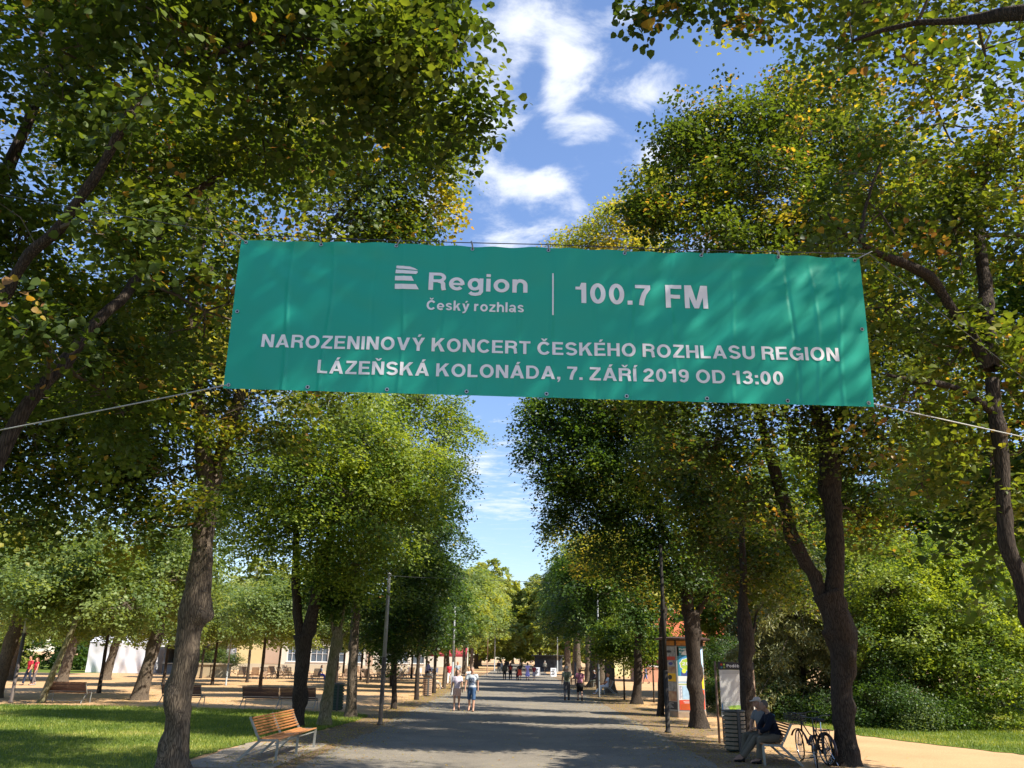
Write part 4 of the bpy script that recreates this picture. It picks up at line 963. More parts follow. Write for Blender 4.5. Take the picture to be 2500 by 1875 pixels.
for (x, y, sc_, rz) in [(6.6, 68.7, .95, 1.2), (6.5, 74.0, 1.05, 2.6), (7.2, 88, 1.1, 4.0), (6.9, 100, 1.15, 5.1), (8.2, 122, 1.35, .6), (8.6, 150, 1.6, 1.9)]:
    c = copy_tree(p1); c.location = (x, y, 0); c.rotation_euler.z = rz; c.scale = (sc_, sc_, sc_); c['label'] = WL[k]; k += 1
# the avenue's far end
p2 = small_tree(-14, 190, 19, 8.5, .5, 'tall hazy green tree left of the avenue far beyond the plaza', 35, 'tall trees that close the view', 760, 34, .46, .78, LEAFW, bark=BARK, cb=1.4, wide=1.2)  # extra pale leaf colour stands in for distance haze
CNT = {}
n = 0
rngF = random.Random(4)
for (x, y, s_) in sorted([(-24, 205, 1.0), (-2, 330, 1.35), (12, 300, 1.2), (22, 240, 1.1), (-34, 150, 1.05), (-48, 160, 1.1), (-62, 152, 1.1), (-78, 148, 1.1), (-94, 150, 1.2), (34, 170, 1.0), (46, 140, 1.0), (62, 130, 1.05), (-112, 140, 1.2),
                   (-13, 160, .8), (13, 185, .85), (30, 120, .75), (58, 95, .8), (76, 100, 1), (-56, 112, .55), (-66, 106, .6), (-76, 100, .6), (-58, 98, .42), (-30, 300, 1.3), (-88, 108, .7), (90, 110, 1.1), (-10, 222, 1.5), (-3, 240, 1.32), (6, 232, 1.2), (15, 216, 1.5), (-19, 214, 1.3), (25, 200, 1.2), (-24, 175, .9), (18, 172, .8), (-8.5, 176, 1.12), (10.5, 170, 1.18), (1, 262, 1.25)], key=lambda q: abs(q[0])):
    c = copy_tree(p2); c.location = (x, y, 0); c.rotation_euler.z = rngF.uniform(0, 6.28); c.scale = (s_, s_, s_ * rngF.uniform(.9, 1.12))
    side = 'left' if x < -16 else 'right' if x > 16 else None
    WD = ['first', 'second', 'third', 'fourth', 'fifth', 'sixth', 'seventh', 'eighth', 'ninth', 'tenth', 'eleventh', 'twelfth', 'thirteenth', 'fourteenth', 'fifteenth']
    CNT[side] = CNT.get(side, -1) + 1
    c['label'] = WD[CNT[side]] + (' tall background tree outward from the avenue on the %s, beyond houses and lawns' % side if side else ' hazy tree among those closing the far end of the avenue')

# ---- plaza trees
PL = 'clipped round trees standing on the sandy plaza'
q0 = small_tree(-15.8, 53.5, 7.0, 3.1, .12, 'clipped plaza tree behind the long dark double bench', 51, PL, 560, 34, .155, .36, LEAFW, cb=2.5, wide=1.5)
q1 = small_tree(-20.9, 38.3, 7.6, 3.3, .16, 'leaning plaza tree in front of the left bench', 52, PL, 560, 36, .15, .48, LEAFW, bark=BARK_MOSS, lean=.9, cb=2.7, wide=1.4)
q2 = small_tree(-18.1, 41.8, 8.8, 3.7, .40, 'thick old plaza tree with spreading roots, patched with shade', 53, PL, 600, 36, .15, .46, LEAFW, bark=BARK, lean=.45, cb=2.9, wide=1.4)
spots = [(q0, -21.8, 62.1, 1.0, 'plaza tree left of the thin grey post'), (q0, -21.6, 69.4, 1.05, 'plaza tree right of the thin grey post'), (q0, -23.8, 58.4, 1.0, 'plaza tree seen left of the big knobbly trunk'),
         (q0, -22.4, 81.1, 1.05, 'plaza tree by the leftmost deck chairs'), (q0, -23.0, 47.9, 1.0, 'thin plaza tree between the left bench and the white tent'), (q0, -12.4, 72, 1.0, 'plaza tree behind the woman in blue'),
         (q0, -14.8, 82, 1.05, 'plaza tree among the deck chairs behind the mossy trunk'), (q0, -11.0, 90, 1.05, 'plaza tree close to the cream wall right of the lamp post'), (q0, -12.5, 60, .95, 'plaza tree behind the dark bin'),
         (q0, -28.5, 78, 1.0, 'plaza tree before the yellow wall'), (q0, -9.6, 66, .9, 'plaza tree behind the walking man'), (q0, -18.5, 92, 1.1, 'plaza tree at the far windows'), (q0, -8.4, 80, .95, 'plaza tree near the red awning'),
         (q2, -33.0, 69.4, 1.05, 'old plaza tree in front of the white tent'), (q2, -33.7, 64.2, 1.0, 'old plaza tree with leaning trunk left of the white tent'), (q2, -24.9, 41.4, 1.05, 'old plaza tree at the left edge behind the dark lamp post'),
         (q2, -38.6, 65.6, 1.1, 'old plaza tree in shade at the far left edge'), (q2, -42, 80, 1.2, 'old tree beyond the couple in red'), (q2, -30.5, 88, 1.1, 'old plaza tree beside the kiosk'), (q0, -36, 52, 1.1, 'plaza tree beyond the left edge by the lawn')]
for i, (src, x, y, s_, lb) in enumerate(spots):
    c = copy_tree(src); c.location = (x, y, 0); c.rotation_euler.z = (i * 1.7 + .4) if src is q0 else (0, .3, -.2, .25, .1)[i % 5]; c.scale = (s_, s_, s_); c['label'] = lb

# ---- shrubs and conifers on the right
def bush(name, label, blobs, n, lpc, size, m, seed, tm, ts=.15, group=None, cat='bush', droop=.3):
    b0 = blobs[0]; t = [(b0[0], b0[1], 0, .05), (b0[0], b0[1] + .1, .6, .03), (b0[0] + .1, b0[1], 1.1, .012)]
    return tree(name, label, cat, group, t, [], blobs, n, lpc, size, m, seed, BARK_DARK, tm, ts, False, .42, 8, .3, .2, .01, .010, .6, shell=.55, droop=droop, minz=.1)
bush('large_bush', 'tall bright yellow green bush filling the right side behind the lawn', pblobs([(2250, 1560, 130, 34), (2170, 1450, 110, 35), (2330, 1500, 120, 34), (2430, 1600, 130, 33), (2350, 1670, 110, 32.5), (2200, 1370, 90, 36), (2300, 1390, 100, 36), (2480, 1480, 110, 34), (2560, 1620, 120, 33), (2440, 1700, 80, 32), (2160, 1590, 80, 34), (2400, 1400, 90, 36)]),
     1400, 40, .115, LEAFG, 61, .72, .15, 'bushes on the right lawn')
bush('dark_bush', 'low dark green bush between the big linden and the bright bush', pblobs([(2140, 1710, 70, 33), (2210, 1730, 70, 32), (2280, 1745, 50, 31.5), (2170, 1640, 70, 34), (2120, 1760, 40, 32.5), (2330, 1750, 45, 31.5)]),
     520, 38, .075, LEAFG, 62, .22, .10, 'bushes on the right lawn')
bush('pale_bush', 'small grey green bush at the lawn edge in front of the dark bush', pblobs([(2240, 1760, 34, 31.2), (2265, 1745, 30, 31.2), (2225, 1775, 22, 31)]),
     120, 36, .06, LEAFW, 63, .30, .08, 'bushes on the right lawn')
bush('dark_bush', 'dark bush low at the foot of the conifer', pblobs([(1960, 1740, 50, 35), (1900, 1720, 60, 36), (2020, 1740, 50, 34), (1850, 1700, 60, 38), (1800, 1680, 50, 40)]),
     420, 38, .08, LEAFG, 64, .14, .08, 'bushes on the right lawn')
bush('dark_bush', 'dark evergreen bush between the poster column and the map board', pblobs([(1735, 1640, 45, 44), (1760, 1600, 50, 45), (1730, 1690, 36, 43), (1780, 1680, 40, 42)]),
     360, 38, .09, LEAFG, 65, .12, .08, 'bushes on the right lawn')
def conifer(label, x, y, h, w_, seed, tm, n=46, dense=60):
    rng = np.random.default_rng(seed)
    root = empty('conifer_tree', (x, y, 0), 0, label, 'conifer', 'conifers on the right lawn')
    mb = MB(); woody(mb, [(0, 0, -.1, .16), (0, 0, h * .5, .1), (.05, 0, h, .02)], 10, .3, seed, .2); mb.obj('trunk', BARK_DARK, root, True)
    P = []; T = []; tw = MB()
    for i in range(n):
        q = (i + rng.uniform(0, .6)) / n; z = h * (.06 + .92 * q); r = w_ * (1 - q) ** .8 * rng.uniform(.75, 1.1) + .25; a = i * 2.4 + rng.uniform(-.3, .3)
        d = np.array((math.cos(a), math.sin(a), 0)); side = np.array((-d[1], d[0], 0))
        pts = np.array([(0, 0, z), *(d * r * .5 + np.array((0, 0, z + .12 * r)),), *(d * r + np.array((0, 0, z - .16 * r)),)])
        cc = catmull(pts, .2); tw.tube(cc, np.linspace(.03, .006, len(cc)), 4, False)
        ct = tm + rng.normal() * .12
        for c in cc[1:]:
            f = np.linalg.norm(c[:2]) / r
            m = int(dense * (.5 + f)); sd = np.round(rng.uniform(-1, 1, m) * 4) / 4 * (.32 * r * (1.15 - f) + .12) + rng.normal(size=m) * .02
            q_ = c + side * sd[:, None] + d * (np.abs(sd)[:, None] * .5) + rng.normal(size=(m, 3)) * .025
            q_[:, 2] -= np.abs(sd) * .38 + rng.uniform(0, .30, m) * (.4 + f)
            P.append(q_); T.append(ct + f * .25 + rng.normal(size=m) * .08)
    tag(tw.obj('branches', TWIG, root), kind='stuff')
    me = leaves_mesh('crown', np.concatenate(P), .21, np.concatenate(T), NEEDLE, rng, False, up=.5, droop=1.6, slim=.34)
    tag(link('crown', me, root), kind='stuff')
conifer('conifer with drooping olive green branches behind the seated men', 12.6, 38.5, 8.2, 4.6, 71, .55, 64, 42)
conifer('conifer with drooping branches half behind the forked linden', 15.4, 36.5, 6.6, 3.6, 72, .5, 50, 38)
conifer('dark narrow conifer beside the red roofed house', 13.2, 47.5, 8.6, 2.9, 73, .22, 52, 36)
# background trees on the right
r0 = small_tree(19, 46, 11, 4.6, .3, 'bright tree behind the yellow green bush', 81, 'trees behind the right hand bushes', 560, 38, .18, .72, LEAFG, cb=1.6, bark=BARK, wide=1.3)
for i, (x, y, s_, lb) in enumerate([(27, 44, 1.05, 'bright tree behind the right end of the bush'), (13.5, 60, 1.1, 'tree rising between the house and the conifers'), (23, 58, 1.2, 'tall tree behind the conifers'), (34, 52, 1.2, 'tall tree at the far right edge'), (32, 34, .9, 'tree beyond the right edge of the lawn'),
                                    (42, 62, 1.3, 'tall tree beyond the right edge'), (25, 50, 1.6, 'tallest bright tree behind the yellow green bush'), (17.5, 55, 1.6, 'tall bright tree left of the tallest one behind the bush'), (33, 45, 1.5, 'tall bright tree at the right edge behind the bush')]):
    c = copy_tree(r0); c.location = (x, y, 0); c.rotation_euler.z = 1.3 * i + .5; c.scale = (s_, s_, s_); c['label'] = lb
# right and left neighbours out of view whose shade falls into the picture, those by the right edge added for it
for i, (src, x, y, s_, lb) in enumerate([(p1, 12.8, 16.3, 1.05, 'linden added for shade just outside the right edge beyond the bicycles'), (p1, 13.5, 6, .8, 'linden added to shade the sand beside the right edge'), (p1, 12.5, -8, .9, 'linden behind the viewer on the right'), (p1, -14.5, 17, .85, 'linden standing left of the picture on the lawn'), (p1, -9, 1.0, .85, 'linden behind the viewer on the left')]):
    c = copy_tree(src); c.location = (x, y, 0); c.rotation_euler.z = i * 2.1; c.scale = (s_, s_, s_); c['label'] = lb; c['group'] = AV

# ------------------------------------------------------------------ street furniture
WOOD = mat('oiled_slat_wood', (.42, .185, .065), .5, .35, var=.22, vscale=3, stretch=(1, 14, 14), bump=.15, bscale=12)
WOODD = mat('weathered_slat_wood', (.13, .06, .035), .6, .3, var=.25, vscale=3, stretch=(1, 14, 14))
WOODP = mat('pale_chair_wood', (.36, .24, .16), .6, .3, var=.2, vscale=4)
STEEL = mat('galvanised_flat_steel', (.30, .31, .29), .55, .4, .4, var=.12, vscale=6)
DPAINT = mat('dark_grey_paint', (.07, .075, .075), .5, .4, var=.15, vscale=5)
GPAINT = mat('pale_grey_paint', (.30, .31, .31), .5, .4, var=.1, vscale=5)
RUST = mat('rusty_steel', (.20, .09, .05), .75, .25, col2=(.30, .22, .16), vscale=6, bump=.3)
BLACK = mat('black_rubber', (.02, .02, .02), .7, .3)
CHROME = mat('chrome', (.6, .6, .6), .2, .5, 1.0)

def slat_mesh(name, ln, w_, th, m):
    mb = MB(); x, y, z = ln / 2, w_ / 2, th / 2; c = .006
    pr = [(-y + c, -z), (y - c, -z), (y, -z + c), (y, z - c), (y - c, z), (-y + c, z), (-y, z - c), (-y, -z + c)]
    V = [(s * x, a, b) for s in (-1, 1) for a, b in pr]
    F = [(i, (i + 1) % 8, 8 + (i + 1) % 8, 8 + i) for i in range(8)] + [tuple(range(8))[::-1], tuple(range(8, 16))]
    mb.add(V, F); return mb.mesh(name, m)
def bench(loc, rz, label, mods=2, ln=1.5, wood=WOOD, nb=7, ns=5, group='slatted benches along the lawn'):
    """local +y is the front; modules side by side along x"""
    root = empty('park_bench', loc, rz, label, 'bench', group)
    sm = slat_mesh('slat', ln - .05, .074, .028, wood); smb = slat_mesh('slat', ln - .05, .041 if wood is WOOD else .052, .022, wood); W = mods * ln
    for m in range(mods):
        cx = -W / 2 + ln * (m + .5)
        for i in range(ns):
            y = .40 - i * .092; z = .455 - .035 * math.sin(PI * (i + .6) / ns)
            link('slat', sm, root, (cx, y, z), (.10 * (i - 2) * -.4, 0, 0))
        for i in range(nb):
            q = (i + .5) / nb; z = .50 + .385 * q; y = -.02 - .18 * q - .03 * math.sin(PI * q)
            link('slat', smb, root, (cx, y, z), (PI / 2 - .30 + .2 * (.5 - q), 0, 0))
    fx = [-W / 2 + .03] + [-W / 2 + ln * m for m in range(1, mods)] + [W / 2 - .03]
    for x in fx:
        fr = MB()
        fr.bar((x, .42, .425), (x, -.02, .415), .05, .014, (1, 0, 0)); fr.bar((x, .0, .42), (x, -.035, .50), .05, .014, (1, 0, 0)); fr.bar((x, -.045, .50), (x, -.25, .88), .05, .014, (1, 0, 0))
        fr.obj('side_frame', STEEL, root)
        a = MB(); a.bar((x, .415, .42), (x, .40, 0), .055, .018, (1, 0, 0)); a.obj('leg', STEEL, root)
        a = MB(); a.bar((x, .02, .41), (x, -.44, 0), .055, .018, (1, 0, 0)); a.obj('leg', STEEL, root)
    a = MB()
    a.tube([(-W / 2 + .03, .37, .36), (W / 2 - .03, .37, .36)], .018, 8); a.bar((-W / 2 + .04, -.30, .12), (W / 2 - .04, -.30, .12), .04, .012)
    a.obj('stretcher', STEEL, root)
    return root
pA, pB = gp(672, 1862), gp(767, 1826)                     # front legs of the near bench
mid = (pA + pB) / 2; dv = (pB - pA); rz = math.atan2(dv.y, dv.x)
fr_ = Vector((math.sin(rz), -math.cos(rz), 0))         # front direction for rz + pi
o_ = mid - fr_ * .41
bench((o_.x, o_.y, .012), rz + PI, 'near bench with sunlit orange slats facing the avenue on the lawn', 2, dv.length / 2, WOOD)
bench((-9.95, 36.6, 0), .02, 'long dark double bench seen from behind, facing the sandy plaza', 2, 1.55, WOODD)
bench((-19.9, 38.6, 0), .0, 'single brown bench seen from behind, by the leaning plaza tree', 1, 1.75, WOODD)
bench((-14.4, 37.5, 0), .0, 'single brown bench half hidden behind the big knobbly trunk', 1, 1.75, WOODD)
b1 = gp(1865, 1872); b2 = gp(1945, 1869)
RB = Vector((6.02, 21.0, 0)); RBZ = PI / 2 - .06
bench(tuple(RB), RBZ, 'bench in shade beside the bicycles with two men sitting on it', 1, 1.8, WOOD)
bench((6.1, 58.3, 0), PI / 2, 'pale bench under the seated woman in white', 1, 1.8, WOODP)
bench((6.6, 72.0, 0), PI / 2, 'shaded bench under the thick old linden', 1, 1.8, WOODD)
bench((-6.3, 63.0, 0), -PI / 2 + .5, 'pale bench with people resting left of the strolling couple', 1, 1.8, WOODP)
bench((-5.9, 92.0, 0), -PI / 2, 'pale bench farther up the left side of the avenue', 1, 1.8, WOODP)

# litter bins
def bin_(loc, rz, label, h=.92, r=.24, m=DPAINT):
    root = empty('litter_bin', loc, rz, label, 'litter bin', 'slatted litter bins')
    b = MB(); b.lathe([(r - .03, .04), (r - .03, h - .05)], 16); b.obj('liner', mat('bin_liner', (.03, .05, .045), .8), root)
    for sx in (-1, 1):
        for k in range(9):
            s = MB(); z = .08 + k * (h - .14) / 8.6
            n = 7; V = []
            for j in range(n + 1):
                a = (PI * .5 if sx < 0 else -PI * .5) + .18 + (PI - .36) * j / n
                for rr, zz in ((r, z), (r + .016, z), (r + .016, z + .07), (r, z + .07)): V.append((rr * math.cos(a), rr * math.sin(a), zz))
            F = [(j * 4 + i, j * 4 + (i + 1) % 4, j * 4 + 4 + (i + 1) % 4, j * 4 + 4 + i) for j in range(n) for i in range(4)] + [(0, 1, 2, 3), (n * 4 + 3, n * 4 + 2, n * 4 + 1, n * 4)]
            s.add(V, F); s.obj('slat', m, root)
    for sy in (-1, 1):
        s = MB(); s.box((0, sy * (r + .005), h / 2), (.07, .03, h)); s.obj('post', DPAINT, root)
    s = MB(); s.lathe([(r + .03, h - .03), (r + .03, h), (r - .04, h + .01), (r - .04, h - .03)], 20); s.obj('rim', DPAINT, root)
    return root
bin_((-7.5, 36.4, 0), .3, 'dark green slatted litter bin between the mossy and the pale trunk', 1.08, .26, mat('bin_green', (.04, .075, .055), .6))
bin_((-5.25, 50.8, 0), .3, 'brown slatted litter bin at the plaza edge under the walking man', 1.0, .25, WOODP)
p_ = gp(1792, 1836)
bin_((p_.x + .05, p_.y, 0), .2, 'slatted litter bin below the white map board', 1.0, .27, mat('bin_slat_grey', (.22, .18, .13), .6, var=.2))

# lamp posts
def post(loc, h, label, r=.055, lower=DPAINT, upper=GPAINT, split=1.7, head=None, name='lamp_post', grp='lamp posts along the avenue', cat='lamp post'):
    root = empty(name, loc, 0, label, cat, grp)
    a = MB(); a.lathe([(r * 1.5, 0), (r * 1.45, .05), (r, .08), (r * .97, split)], 12); a.obj('pole_base', lower, root, True)
    a = MB(); a.lathe([(r * .93, split), (r * .7, h)], 12); a.obj('pole', upper, root, True)
    if head == 'flood':
        for sx in (-1, 1):
            a = MB(); a.tube([(0, 0, h - .1), (sx * .2, 0, h + .02)], .018, 6); a.box((sx * .30, -.03, h + .05), (.22, .24, .07), (.35, sx * .3, 0)); a.obj('floodlight', GPAINT, root)
    elif head == 'cap':
        a = MB(); a.lathe([(r * .75, h), (r * 1.1, h + .03), (.0, h + .09)], 10); a.obj('cap', upper, root)
    return root
post(tuple(gp(928, 1770)), 4.9, 'two tone lamp post at the lawn corner, left edge of the asphalt', .075, mat('post_brown', (.10, .08, .065), .6, var=.2), GPAINT, 2.15, 'cap')
post(tuple(gp(1631, 1789)), 5.9, 'tall dark pole in front of the poster column', .075, mat('post_dark', (.05, .045, .04), .8, .1, var=.2), mat('post_dark_top', (.035, .033, .03), .85, .1), 1.9, 'cap')
post(tuple(gp(1463, 1703)), 6.4, 'thin lamp pole with two floodlights by the seated woman', .06, DPAINT, GPAINT, 1.9, 'flood')
post(tuple(gp(1405, 1673)), 6.0, 'slim dark pole in front of the thick old lindens', .07, DPAINT, DPAINT, 1.9, 'cap')
post(tuple(gp(1361, 1642)), 7.0, 'pale slim pole at the far right side of the avenue', .10, GPAINT, GPAINT, 1.9, 'cap')
post(tuple(gp(1207, 1638)), 7.0, 'pale slim pole at the far left side of the avenue', .10, GPAINT, GPAINT, 1.9, 'cap')
post(tuple(gp(1189, 1649)), 6.0, 'rusty slim pole just before the far pale one on the left', .06, RUST, RUST, 1.9, 'cap')
post(tuple(gp(1103, 1697)), 5.2, 'grey slim pole beside the strolling woman', .07, GPAINT, GPAINT, 1.9, 'cap')
post(tuple(gp(26, 1716)), 4.6, 'dark lamp post by the old tree at the left edge', .075, mat('post_brownb', (.09, .07, .06), .6), GPAINT, 2.9, 'cap')
post(tuple(gp(551, 1674)), 4.4, 'thin grey post standing alone on the plaza', .06, GPAINT, GPAINT, 1.5, 'cap')
# wires over the avenue
cable('overhead_wire', [tuple(at(948, 1405, 29.6)), tuple(at(1128, 1413, 33))], .007, WIRE, 'thin overhead wire running from the two tone lamp post', 'wire', None, .02)
cable('overhead_wire', [tuple(at(1070, 1413, 110)), tuple(at(1480, 1425, 112))], .03, WIRE, 'thin wire strung across the far avenue against the sky', 'wire', None, .03)

# ------------------------------------------------------------------ poster column
def flat(name, poly, m, parent, M4):
    mb = MB(); mb.add([M4 @ Vector(p) for p in poly], [tuple(range(len(poly)))]); return mb.obj(name, m, parent)
def prt(name, c, e=0): return mat(name, c, .45, .4)
P_TEAL = prt('print_teal', (.035, .22, .28)); P_BLUE = prt('print_blue', (.05, .28, .55)); P_WHITE = prt('print_white', (.75, .76, .78)); P_LIME = prt('print_lime', (.42, .60, .07))
P_YELL = prt('print_yellow', (.85, .50, .02)); P_RED = prt('print_red', (.62, .07, .03)); P_LBLUE = mat('print_pale_blue', (.42, .62, .82), .45, .4, var=.15, vscale=5)
P_NAVY = prt('print_navy', (.06, .08, .30)); P_BLACK = prt('print_black', (.03, .03, .035)); P_GREY = mat('print_grey', (.35, .34, .33), .5, .3, var=.5, vscale=6); P_ORNG = mat('print_orange', (.70, .28, .03), .5, .3, col2=(.25, .10, .03), vscale=3)
P_BROWN = mat('print_brown', (.32, .15, .09), .5, .3, col2=(.50, .36, .22), vscale=5)
def face_writer(root, M4):
    """returns helpers that print on one face: x 0..W, z 0..H in face coordinates"""
    def rect(x0, z0, x1, z1, m, l=.004, name='poster_panel'):
        return flat(name, [(x0, -l, z0), (x1, -l, z0), (x1, -l, z1), (x0, -l, z1)], m, root, M4)
    def disc(x, z, rx, rz_, m, l=.008, n=20, a0=0, a1=2 * PI, name='poster_blob', wav=0):
        return flat(name, [(x + rx * (1 + wav * math.sin(9 * (a0 + (a1 - a0) * i / n))) * math.cos(a0 + (a1 - a0) * i / n), -l, z + rz_ * (1 + wav * math.sin(9 * (a0 + (a1 - a0) * i / n))) * math.sin(a0 + (a1 - a0) * i / n)) for i in range(n)], m, root, M4)
    def text(s, x0, x1, z, cap, m, l=.012, bold=.02):
        V, F = text_geo(s, bold, None, 1.02); mb = MB()
        mb.add([M4 @ Vector((x0 + (x1 - x0) * x, -l - .0004 * k, z + cap * y)) for x, y, k in V], F); return mb.obj('lettering', m, root)
    return rect, disc, text
CX, CY, CS = 6.98, 36.6, .86
colr = empty('poster_column', (CX, CY, 0), 0, 'six sided advertising column with colourful posters behind the broad linden', 'advertising column')
rin = CS * math.sqrt(3) / 2
a = MB(); a.lathe([(CS * 1.0, 0), (CS * 1.0, .22), (CS * .97, .25)], 6); a.obj('plinth', mat('column_plinth', (.34, .26, .19), .8, var=.2), colr)
a = MB(); a.lathe([(CS * .985, .25), (CS * .985, 2.78)], 6); a.obj('drum', mat('column_body', (.30, .30, .30), .6), colr)
a = MB(); a.lathe([(CS * 1.02, 2.78), (CS * 1.02, 3.02)], 6); a.obj('fascia', mat('column_fascia', (.05, .04, .035), .6), colr)
a = MB(); a.lathe([(1.12, 3.02), (1.16, 3.05), (1.16, 3.09), (.9, 3.14)], 24); a.obj('canopy', mat('column_canopy', (.06, .035, .03), .6), colr)
# hexagon corners at 0,60,..: faces at -90 (front), -150 (left), -30
def face_M(deg):
    a_ = math.radians(deg); nrm = Vector((math.cos(a_), math.sin(a_), 0)); tx = Vector((-nrm.y, nrm.x, 0))
    o = nrm * (rin * .985) - tx * (CS * .985 / 2)
    m_ = Matrix((tx, -nrm, Vector((0, 0, 1)))).transposed().to_4x4(); m_.translation = o; return m_
R_, D_, T_ = face_writer(colr, face_M(-90))
W_ = CS * .985
R_(.05, .30, W_ - .05, 2.76, P_WHITE, .003, 'poster_sheet')
R_(.05, 1.60, W_ - .05, 2.76, P_BLUE, .005); R_(.05, 2.38, W_ - .05, 2.76, P_TEAL, .007); R_(.05, 1.60, .12, 2.76, P_TEAL, .007)
D_(.55, 2.38, .34, .26, P_WHITE, .009, 14, 0, PI)
T_('Poděbrady', .14, .70, 2.62, .07, P_WHITE, bold=.01); T_('lázně', .14, .42, 2.52, .05, P_WHITE, bold=.01)
D_(.46, 2.06, .33, .25, P_WHITE, .008, 40, wav=.05); D_(.46, 2.06, .29, .22, P_LIME, .010, 40, wav=.05)
T_('200', .24, .68, 2.02, .13, P_WHITE, .014, .05)
D_(.30, 1.80, .09, .09, mat('print_lemon', (.70, .80, .08), .5), .012)
R_(.19, 1.62, .42, 1.76, P_NAVY, .011); R_(.50, 1.62, .74, 1.76, P_NAVY, .011); D_(.62, 1.74, .10, .10, P_WHITE, .013)
R_(.05, 1.40, W_ - .05, 1.60, P_WHITE, .008); R_(.05, 1.34, W_ - .05, 1.38, P_LBLUE, .01); R_(.06, 1.27, .70, 1.29, P_LIME, .01)
R_(.20, .72, W_ - .06, 1.22, P_LBLUE, .010)
for i in range(12): R_(.08, .74 + i * .042, .08 + .06 + .04 * ((i * 7) % 3) / 2, .752 + i * .042, P_NAVY, .010, 'text_line')
R_(.06, .30, .68, .68, P_RED, .012); R_(.70, .30, W_ - .04, .68, P_BLACK, .012)
R_(.22, .60, .50, .62, P_WHITE, .016, 'text_line'); R_(.26, .56, .46, .575, P_WHITE, .016, 'text_line')
for i in range(8): R_(.10, .33 + i * .026, .10 + .35 + .15 * ((i * 5) % 4) / 3, .337 + i * .026, P_ORNG, .016, 'text_line')
for dg, cols in ((-150, [(2.36, 2.74, P_GREY), (2.22, 2.36, P_RED), (1.98, 2.20, P_GREY), (1.72, 1.96, P_BROWN), (1.38, 1.70, P_YELL), (1.02, 1.36, P_GREY), (.62, 1.00, P_BROWN), (.30, .60, P_BLACK)]), (-30, [(1.7, 2.7, P_LBLUE), (1.1, 1.66, P_YELL), (.3, 1.06, P_RED)])):
    r_, d_, t_ = face_writer(colr, face_M(dg))
    for z0, z1, m in cols: r_(.08, z0, W_ - .06, z1, m, .004)
    if dg == -150:
        d_(.42, 1.54, .13, .09, P_BLACK, .010); r_(.3, 1.50, .54, 1.60, P_BLACK, .008)
        for i in range(5): r_(.15, 1.43 - .0 + i * .0 + i * .012, .35, 1.436 + i * .012, P_WHITE, .008, 'text_line')
        for i in range(6): r_(.14, .34 + i * .04, .14 + .25 + .2 * ((i * 3) % 4) / 3, .35 + i * .04, P_WHITE, .008, 'text_line')
        d_(.4, 2.56, .16, .05, P_BLACK, .008); d_(.5, 2.08, .14, .06, P_NAVY, .008)
r_, d_, t_ = face_writer(colr, Matrix.Translation((0, -.02, 0)) @ face_M(-90)); r_(.02, 2.80, W_ - .02, 2.99, P_ORNG, .02, 'fascia_panel')
r_, d_, t_ = face_writer(colr, Matrix.Translation((-.02, -.015, 0)) @ face_M(-150)); r_(.3, 2.80, W_ - .02, 2.99, P_ORNG, .02, 'fascia_panel')

# ------------------------------------------------------------------ map board on rusty posts
pL = gp(1757, 1815)
sg = empty('map_board', (pL.x, pL.y, 0), math.radians(4), 'white map board on rusty posts with a black name strip, before the linden', 'sign')
ms = lambda u: (u - 1757) * scl(1757, 1720, pL.y)
for x, rr in ((0, .035), (.15, .03), (1.12, .035)):
    a = MB(); a.lathe([(rr, 0), (rr, 2.2)], 10, (x, .04 if x else 0, 0)); a.obj('post', RUST, sg, True)
a = MB(); a.box((.60, 0, 1.34), (.98, .03, 1.26)); a.obj('panel', mat('board_white', (.72, .70, .66), .55, .3, var=.06, vscale=2), sg)
a = MB(); a.box((.61, -.005, 2.08), (1.06, .05, .20)); a.obj('name_strip', P_BLACK, sg)
R_, D_, T_ = face_writer(sg, Matrix.Translation((0, -.016, 0)))
T_('Poděbrady', .33, .98, 2.04, .085, P_WHITE, .022, .03)
for i, (x, z, m) in enumerate([(.15, 2.09, P_RED), (.23, 2.09, P_LIME), (.15, 2.01, P_TEAL), (.23, 2.01, mat('print_olive', (.25, .3, .05), .5))]): R_(x, z, x + .055, z + .05, m, .018, 'emblem_square')
for i in range(3): R_(.2, 1.93 - i * .03, .8, 1.937 - i * .03, P_GREY, .004, 'text_line')
R_(.13, .74, 1.06, 1.10, mat('map_print', (.42, .46, .40), .5, .3, col2=(.74, .74, .70), vscale=24, detail=6), .004, 'map_print'); R_(.13, .78, .155, 1.06, P_BLUE, .006)
D_(.60, .96, .30, .055, mat('map_green', (.30, .48, .10), .5), .007, 24, wav=.1); D_(.44, .92, .10, .04, P_LIME, .008)
for i in range(9): R_(.2 + i * .09, 1.13 + .01 * (i % 2), .21 + i * .09, 1.15 + .01 * (i % 2), P_GREY, .006, 'text_line')
a = MB(); q_ = at(1806, 1703, 29.2); a.ball((0, 0, 0), .10, 14, 9); a.ball((.06, .1, -.01), .06, 8, 6)
tag(a.obj('round_mirror', mat('grey_ball', (.30, .28, .26), .5, var=.2), None, True, tuple(q_)), 'small grey ball fixed to the trunk behind the map board', 'ball')

